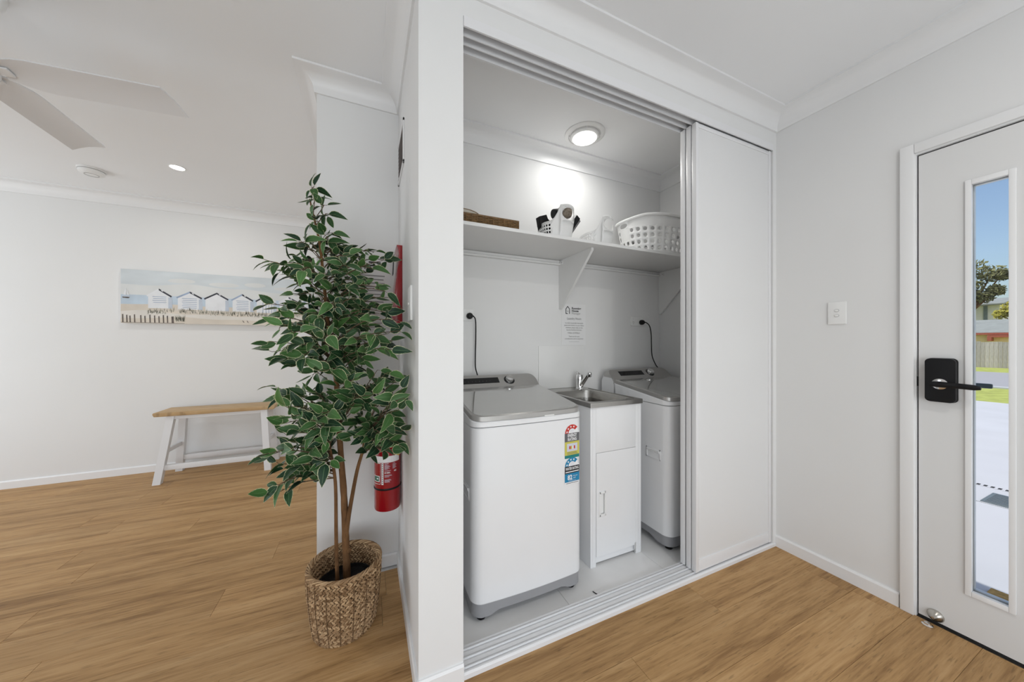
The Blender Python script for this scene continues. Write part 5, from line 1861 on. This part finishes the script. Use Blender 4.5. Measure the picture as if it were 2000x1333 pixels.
vh.box(fx - 0.009, fx + 0.009, fy, fy + 0.018, 0.760, 0.79, 0.002)
vh.build('valve_handle', M['black'], fe)
MB().tube([(fx - 0.018, fy + 0.01, 0.748), (fx - 0.030, fy + 0.045, 0.745), (fx - 0.025, fy + 0.066, 0.72), (fx - 0.020, fy + 0.069, 0.62), (fx - 0.018, fy + 0.069, 0.52)], 0.0065, 10).build('hose', M['black'], fe)
MB().prism([(fx + 0.028, 0.705), (fx + 0.052, 0.690), (fx + 0.050, 0.664), (fx + 0.026, 0.672)], 'Y', fy - 0.060, fy - 0.058).build('service_tag', M['brass'], fe, smooth=False)
MB().box(fx - 0.02, NX - 0.0005, fy - 0.02, fy + 0.02, 0.742, 0.752, 0.002).build('wall_hook', M['chrome'], fe)
fs_ = empty('fire_sign', (NX, 1.75, 1.31), 'red bowed fire extinguisher sign on the wall end behind the leaves', 'sign')
prf = [(NX - 0.0005, 1.700), (NX - 0.0270, 1.700), (NX - 0.0190, 1.680), (NX - 0.0165, 1.655), (NX - 0.0200, 1.60), (NX - 0.030, 1.52), (NX - 0.038, 1.44), (NX - 0.045, 1.36), (NX - 0.049, 1.310), (NX - 0.0005, 1.310)]
MB().prism(prf, 'Y', 1.700, 1.862, 0.0015).build('sign_body', M['red'], fs_)
MB().prism([(NX - 0.0345, 1.672), (NX - 0.0315, 1.672), (NX - 0.0360, 1.57), (NX - 0.0390, 1.57)], 'Y', 1.780, 1.83).build('sign_tab', M['ink'], fs_, smooth=False)
nt_ = empty('wall_notice', (0.03, RY, 1.36), 'white paper notice on the return wall half hidden by leaves', 'notice')
MB().box(-0.065, 0.118, RY - 0.0025, RY - 0.0003, 1.375, 1.685).build('sheet', M['paper'], nt_, smooth=False)
nx = MB()
nfn = lambda x, z: (x, RY - 0.0034, z)
house_logo(nx, nfn, -0.035, 1.612, 0.036)
for k in range(3):
    poly_on(nx, rect(0.010, 0.07 - 0.006 * k, 1.645 - 0.018 * k, 1.653 - 0.018 * k), nfn, 0 if k < 2 else 1)
for k in range(9):
    poly_on(nx, rect(-0.035 + 0.004 * (k % 3), 0.090 - 0.006 * (k % 2), 1.575 - 0.02 * k, 1.581 - 0.02 * k), nfn, 1)
nx.build('lettering', [M['ink'], M['ink_grey']], nt_, smooth=False)

# return air grille high on the wall end
gr = empty('wall_vent', (NX, 1.735, 2.06), 'slim taupe ventilation grille high on the wall end near the ceiling', 'vent')
gy0, gy1, gz0, gz1 = 1.605, 1.872, 2.065, 2.275
for a in ((gy0, gy1, gz1 - 0.014, gz1), (gy0, gy1, gz0, gz0 + 0.014), (gy0, gy0 + 0.014, gz0, gz1), (gy1 - 0.014, gy1, gz0, gz1)):
    MB().box(NX - 0.007, NX - 0.0003, *a, 0.001).build('frame_bar', M['trim'], gr)
MB().box(NX - 0.0015, NX - 0.0003, gy0 + 0.01, gy1 - 0.01, gz0 + 0.01, gz1 - 0.01).build('backing', M['vent'], gr, smooth=False)
for k in range(9):
    zz = gz0 + 0.022 + k * 0.0195
    MB().prism([(NX - 0.0068, zz), (NX - 0.0058, zz + 0.001), (NX - 0.0015, zz + 0.012), (NX - 0.0025, zz + 0.012)], 'Y', gy0 + 0.014, gy1 - 0.014).build('louvre', M['vent'], gr, smooth=False)

# ------------------------------------------------------------------ far wall: picture and bench
cx0, cx1, cz0, cz1, cyf = -2.040, -0.46, 1.397, 1.890, 4.157
pc = empty('beach_canvas', ((cx0 + cx1) / 2, YF, cz0), 'long canvas picture of white beach huts on the far wall', 'picture')
MB().box(cx0, cx1, cyf, YF - 0.001, cz0, cz1, 0.003).build('canvas', M['paper'], pc)
PM = [mat('paint_sky', (0.62, 0.67, 0.70), 0.8, var=0.10, vscale=3, stretch=(1, 1, 3)), mat('paint_sky_pale', (0.70, 0.72, 0.72), 0.8, var=0.06, vscale=4), mat('paint_sea', (0.52, 0.62, 0.72), 0.8, var=0.10, vscale=9),
      mat('paint_sand', (0.68, 0.62, 0.54), 0.8, var=0.09, vscale=6), mat('paint_sand_pale', (0.73, 0.70, 0.65), 0.8, var=0.07, vscale=7), mat('paint_hut', (0.77, 0.79, 0.82), 0.8, var=0.05, vscale=12),
      mat('paint_slate', (0.05, 0.055, 0.07), 0.8, var=0.3, vscale=20), mat('paint_stripe', (0.33, 0.41, 0.55), 0.8, var=0.15, vscale=20), mat('paint_grass', (0.33, 0.33, 0.27), 0.8, var=0.35, vscale=30), mat('paint_post', (0.12, 0.10, 0.09), 0.8, var=0.4, vscale=30), mat('paint_shade', (0.52, 0.58, 0.67), 0.8, var=0.1, vscale=12)]
H = cz1 - cz0


def cv(l):
    return lambda x, f: (x, cyf - 0.0006 - 0.0003 * l, cz1 - f * H)


pr = MB()
q = lambda l, pts, mi: poly_on(pr, pts, cv(l), mi)
n_ = 40
wob = lambda x, a, b, c: a + b * math.sin(x * 5.1 + c) + b * 0.6 * math.sin(x * 13.0 + 2 * c)
xs = [cx0 + (cx1 - cx0) * k / n_ for k in range(n_ + 1)]
q(0, [(cx0, 0.0), (cx0, 0.34), (cx1, 0.34), (cx1, 0.0)], 0)
q(0, [(cx0, 0.34), (cx0, 0.47), (cx1, 0.47), (cx1, 0.34)], 1)
for k in range(n_):
    a, b = xs[k], xs[k + 1]
    q(1, [(a, wob(a, 0.27, 0.03, 0.0)), (a, 0.36), (b, 0.36), (b, wob(b, 0.27, 0.03, 0.0))], 1)
    q(0, [(a, 0.47), (a, 0.66), (b, 0.66), (b, 0.47)], 2)
    q(1, [(a, wob(a, 0.645, 0.010, 1.0)), (a, 1.0), (b, 1.0), (b, wob(b, 0.645, 0.010, 1.0))], 3)
    q(2, [(a, wob(a, 0.80, 0.03, 2.0)), (a, wob(a, 0.90, 0.02, 0.4)), (b, wob(b, 0.90, 0.02, 0.4)), (b, wob(b, 0.80, 0.03, 2.0))], 4)
for c_, w_, f_ in ((-1.62, 0.10, 0.17), (-1.30, 0.12, 0.20), (-1.05, 0.09, 0.17), (-0.75, 0.14, 0.22)):
    q(1, [(c_ + w_ * math.cos(t * PI / 8), f_ + 0.045 * math.sin(t * PI / 8)) for t in range(16)], 1)
huts = [(-1.857, -1.784, -1.705, 0.345, 0.475, 0.71, 0), (-1.649, -1.562, -1.483, 0.375, 0.487, 0.72, 1), (-1.445, -1.358, -1.279, 0.372, 0.49, 0.73, 2), (-1.234, -1.157, -1.078, 0.375, 0.492, 0.73, 1), (-1.036, -0.965, -0.882, 0.385, 0.497, 0.74, 3), (-0.84, -0.76, -0.67, 0.39, 0.50, 0.74, 0), (-0.63, -0.56, -0.49, 0.39, 0.50, 0.74, 1)]
for xa, xm, xb, fa, fe_, fb, st_ in huts:
    q(3, [(xa, fe_), (xa, fb), (xb, fb), (xb, fe_), (xm, fa + 0.012)], 5)
    q(4, [(xb - 0.012, fe_ + 0.02), (xb - 0.012, fb), (xb + 0.018, fb), (xb + 0.014, fe_ + 0.03)], 10)
    if st_ in (0, 1):
        for j in range(6 if st_ else 4):
            f0 = fe_ + 0.012 + j * 0.036
            q(4, [(xa + 0.03 + 0.01 * (j % 2), f0), (xa + 0.03, f0 + 0.010), (xb - 0.03, f0 + 0.010), (xb - 0.022, f0)], 7)
    if st_ == 3:
        for j in range(4):
            x_ = xa + 0.05 + j * 0.025
            q(4, [(x_, fe_ - 0.01), (x_, fb), (x_ + 0.005, fb), (x_ + 0.005, fe_ - 0.01)], 7)
    th = 0.040
    dk_l = st_ in (2, 3)
    q(4, [(xm, fa - 0.012), (xa - 0.012, fe_ - 0.005), (xa - 0.006, fe_ + th - 0.018), (xm, fa + th - 0.018)], 6 if dk_l else 7 if st_ == 1 else 5)
    q(4, [(xm, fa - 0.012), (xb + 0.014, fe_ - 0.005), (xb + 0.008, fe_ + th - 0.018), (xm, fa + th - 0.018)], 6 if st_ != 3 else 5)
    q(5, [(xm + 0.015, fa + 0.022), (xm + 0.026, fa + 0.046), (xm + 0.032, fa + 0.040), (xm + 0.022, fa + 0.016)], 5)
rp = random.Random(9)
for k in range(420):
    x_ = rp.uniform(cx0 + 0.17, cx1 - 0.01)
    f0 = wob(x_, 0.78, 0.02, 0.3) + rp.uniform(-0.02, 0.05)
    d_ = rp.uniform(-0.012, 0.012)
    q(5, [(x_, f0), (x_ + 0.0050, f0), (x_ + d_ + 0.001, f0 - rp.uniform(0.04, 0.085))], 8 if rp.random() < 0.75 else 4)
for k in range(70):
    x_ = rp.uniform(-1.67, -1.60)
    f0 = rp.uniform(0.90, 0.96)
    q(5, [(x_, f0), (x_ + 0.003, f0), (x_ + rp.uniform(-.014, .014), f0 - rp.uniform(0.05, 0.10))], 8)
for k, x_ in enumerate((-2.031, -2.004, -1.983, -1.953, -1.911, -1.883, -1.849, -1.817, -1.787, -1.756, -1.728, -1.695)):
    w_ = 0.010 if k < 11 else 0.018
    q(5, [(x_, 0.84 + 0.012 * (k % 3)), (x_ + 0.002, 0.985), (x_ + w_, 0.985), (x_ + w_ - 0.002, 0.835 + 0.012 * (k % 3))], 9)
q(5, [(cx0 + 0.004, 0.984), (cx0 + 0.004, 0.990), (-1.60, 0.994), (-1.60, 0.988)], 9)
q(4, [(-2.028, 0.49), (-2.02, 0.53), (-1.985, 0.53), (-1.978, 0.49)], 10)
q(5, [(-2.006, 0.34), (-2.022, 0.48), (-2.003, 0.48)], 5)
q(5, [(-2.000, 0.37), (-1.998, 0.48), (-1.984, 0.48)], 5)
q(5, [(-2.030, 0.515), (-2.026, 0.535), (-1.986, 0.540), (-1.98, 0.515)], 9)
for x_ in (-1.155, -1.120):
    q(5, [(x_, 0.90), (x_ + 0.006, 0.945), (x_ + 0.02, 0.955), (x_ + 0.012, 0.935)], 9)
tag(pr.build('beach_print', PM, pc, smooth=False), 'painted beach scene with huts, sand and a low fence')

bn = empty('bench', (-1.25, 3.95, 0.0), 'small white wooden bench with light oak top under the beach canvas', 'bench')
bx0_, bx1_, byf, byb, bzt = -1.690, -0.815, 3.835, 4.125, 0.605
top = MB().prism([(bx0_ + 0.010, bzt - 0.034), (bx0_, bzt - 0.012), (bx0_ + 0.004, bzt), (bx1_ - 0.004, bzt), (bx1_, bzt - 0.012), (bx1_ - 0.010, bzt - 0.034)], 'Y', byf, byb, 0.004)
top.build('bench_top', M['bench_top'], bn)


def leg(xt, yt, xb_, yb_):
    w_, d_ = 0.026, 0.022
    vs = []
    for (x_, y_, z) in ((xb_, yb_, 0.0), (xt, yt, bzt - 0.035)):
        for a, b in ((-1, -1), (1, -1), (1, 1), (-1, 1)):
            vs.append((x_ + a * w_, y_ + b * d_, z))
    MB().raw(vs, [(3, 2, 1, 0), (4, 5, 6, 7), (0, 1, 5, 4), (1, 2, 6, 5), (2, 3, 7, 6), (3, 0, 4, 7)]).build('leg', M['bench_white'], bn, smooth=False)


lt = [(-1.578, 3.872, -1.640, 3.800), (-0.905, 3.872, -0.862, 3.815), (-1.578, 4.085, -1.622, 4.125), (-0.905, 4.085, -0.862, 4.125)]
for a in lt:
    leg(*a)
MB().box(-1.56, -0.925, 3.855, 3.885, bzt - 0.065, bzt - 0.034, 0.002).build('apron', M['bench_white'], bn)
MB().box(-1.56, -0.925, 4.072, 4.10, bzt - 0.065, bzt - 0.034, 0.002).build('apron', M['bench_white'], bn)
for a, b in ((-1.600, -1.556), (-0.925, -0.885)):
    MB().box(a, b, 3.87, 4.09, bzt - 0.065, bzt - 0.034, 0.002).build('apron', M['bench_white'], bn)
MB().box(-1.612, -0.885, 3.808, 3.836, 0.108, 0.152, 0.002).build('stretcher', M['bench_white'], bn)
MB().box(-1.606, -0.885, 4.100, 4.126, 0.108, 0.152, 0.002).build('stretcher', M['bench_white'], bn)
for x_ in (-1.605, -0.887):
    MB().box(x_ - 0.014, x_ + 0.014, 3.85, 4.10, 0.250, 0.285, 0.002).build('stretcher', M['bench_white'], bn)

# ------------------------------------------------------------------ ceiling things
def downlight(x, y_, label, on=4.0):
    d_ = empty('downlight', (x, y_, CZ), label, 'downlight')
    m_ = Matrix.Translation((x, y_, CZ)) @ Matrix.Rotation(PI, 4, 'X')
    MB().lathe([(0.050, 0.0), (0.050, 0.003), (0.044, 0.005), (0.041, 0.003), (0.041, 0.0005)], mx=m_, seg=36).build('trim_ring', M['wplastic'], d_)
    MB().lathe([(0.041, 0.0005), (0.040, 0.0030), (0.0, 0.0032)], mx=m_, seg=36).build('diffuser', M['glow_hot'], d_)
    lamp('downlight_lamp', 'AREA', (x, y_, CZ - 0.008), (0, 0, 0), on, (1.0, 0.97, 0.92), shape='DISK', size=0.08)


M['glow_hot'] = mat('bright_lamp_diffuser', (0.9, 0.9, 0.9), 0.4, emit=(1.0, 0.98, 0.95), estr=14.0)
downlight(-1.33, 3.343, 'round lit downlight in the ceiling near the beach picture')
downlight(1.15, -0.35, 'unseen fill downlight added to brighten the entry floor and wall', 7.0)  # added out of view as fill for the entry floor and lower wall
sm_ = empty('smoke_alarm', (-1.955, 3.655, CZ), 'round white smoke alarm on the ceiling left of the downlight', 'smoke alarm')
m_ = Matrix.Translation((-1.955, 3.655, CZ)) @ Matrix.Rotation(PI, 4, 'X')
MB().lathe([(0.075, 0.0), (0.075, 0.010), (0.070, 0.012)], mx=m_, seg=40).build('mounting_ring', M['wplastic'], sm_)
MB().lathe([(0.066, 0.012), (0.070, 0.015), (0.068, 0.030), (0.050, 0.040), (0.038, 0.042), (0.0, 0.042)], mx=m_, seg=40).build('cover', M['wplastic'], sm_)
MB().tube([m_ @ Vector((0.037 * math.cos(k * PI / 20), 0.037 * math.sin(k * PI / 20), 0.0425)) for k in range(41)], 0.0013, 5, cap=False).build('test_button_ring', M['ink_grey'], sm_)
MB().tube([m_ @ Vector((0.0695 * math.cos(k * PI / 20), 0.0695 * math.sin(k * PI / 20), 0.0135)) for k in range(41)], 0.0016, 5, cap=False).build('vent_gap', M['ink_grey'], sm_)

hub = Vector((-1.352, 1.962, 2.27))
fan = empty('ceiling_fan', (hub.x, hub.y, CZ), 'white ceiling fan with broad flat blades at the left', 'ceiling fan')
MB().lathe([(0.0, CZ - 0.075), (0.03, CZ - 0.072), (0.06, CZ - 0.03), (0.065, CZ)], c=(hub.x, hub.y, 0), seg=32).build('canopy', M['wplastic'], fan)
MB().lathe([(0.014, 2.32), (0.014, CZ - 0.06)], c=(hub.x, hub.y, 0), seg=16).build('downrod', M['wplastic'], fan)
MB().lathe([(0.0, 2.225), (0.030, 2.226), (0.042, 2.232), (0.050, 2.250), (0.052, 2.30), (0.045, 2.325), (0.02, 2.335)], c=(hub.x, hub.y, 0), seg=40).build('motor_housing', M['white'], fan)
MB().lathe([(0.0, 2.2235), (0.036, 2.2245), (0.038, 2.228)], c=(hub.x, hub.y, 0), seg=40).build('hub_cap', M['chrome'], fan)


def blade(ang):
    mx = Matrix.Translation(hub) @ Matrix.Rotation(ang, 4, 'Z') @ Matrix.Rotation(math.radians(-13), 4, 'X')
    outl = [(0.07, -0.040), (0.14, -0.066), (0.50, -0.070), (0.535, -0.064), (0.560, 0.040), (0.558, 0.066), (0.50, 0.070), (0.14, 0.060), (0.07, 0.038)]
    up, dn = [], []
    NS = 5
    vs, fs = [], []
    n_ = 14
    for i in range(n_ + 1):
        s = i / n_
        x_ = 0.055 + 0.545 * s
        y0_ = -0.040 - 0.030 * min(1, s * 6) + (0.0 if s < 0.9 else 0.0)
        y1_ = 0.038 + 0.032 * min(1, s * 6)
        for k in range(NS):
            f_ = k / (NS - 1)
            yy = y0_ + (y1_ - y0_) * f_
            xx = x_ - (0.03 * (1 - f_) if s > 0.9 else 0.0) * ((s - 0.9) / 0.1 if s > 0.9 else 0)
            zz = 0.010 * math.sin(PI * f_)
            vs.append((xx, yy, zz + 0.003))
            vs.append((xx, yy, zz - 0.003))
    def id_(i, k, t):
        return (i * NS + k) * 2 + t
    for i in range(n_):
        for k in range(NS - 1):
            fs.append((id_(i, k, 0), id_(i + 1, k, 0), id_(i + 1, k + 1, 0), id_(i, k + 1, 0)))
            fs.append((id_(i, k, 1), id_(i, k + 1, 1), id_(i + 1, k + 1, 1), id_(i + 1, k, 1)))
        fs.append((id_(i, 0, 0), id_(i, 0, 1), id_(i + 1, 0, 1), id_(i + 1, 0, 0)))
        fs.append((id_(i, NS - 1, 0), id_(i + 1, NS - 1, 0), id_(i + 1, NS - 1, 1), id_(i, NS - 1, 1)))
    for i in (0, n_):
        for k in range(NS - 1):
            fs.append((id_(i, k, 0), id_(i, k + 1, 0), id_(i, k + 1, 1), id_(i, k, 1)))
    b = MB().raw([mx @ Vector(v) for v in vs], fs).build('blade', M['bench_white'], fan)
    MB().box(0.04, 0.09, -0.018, 0.018, -0.006, 0.002, 0.002, mx=mx).build('blade_iron', M['white'], fan)


for ang in (-0.085, PI / 2 + 0.035, PI - 0.02, -PI / 2):
    blade(ang)
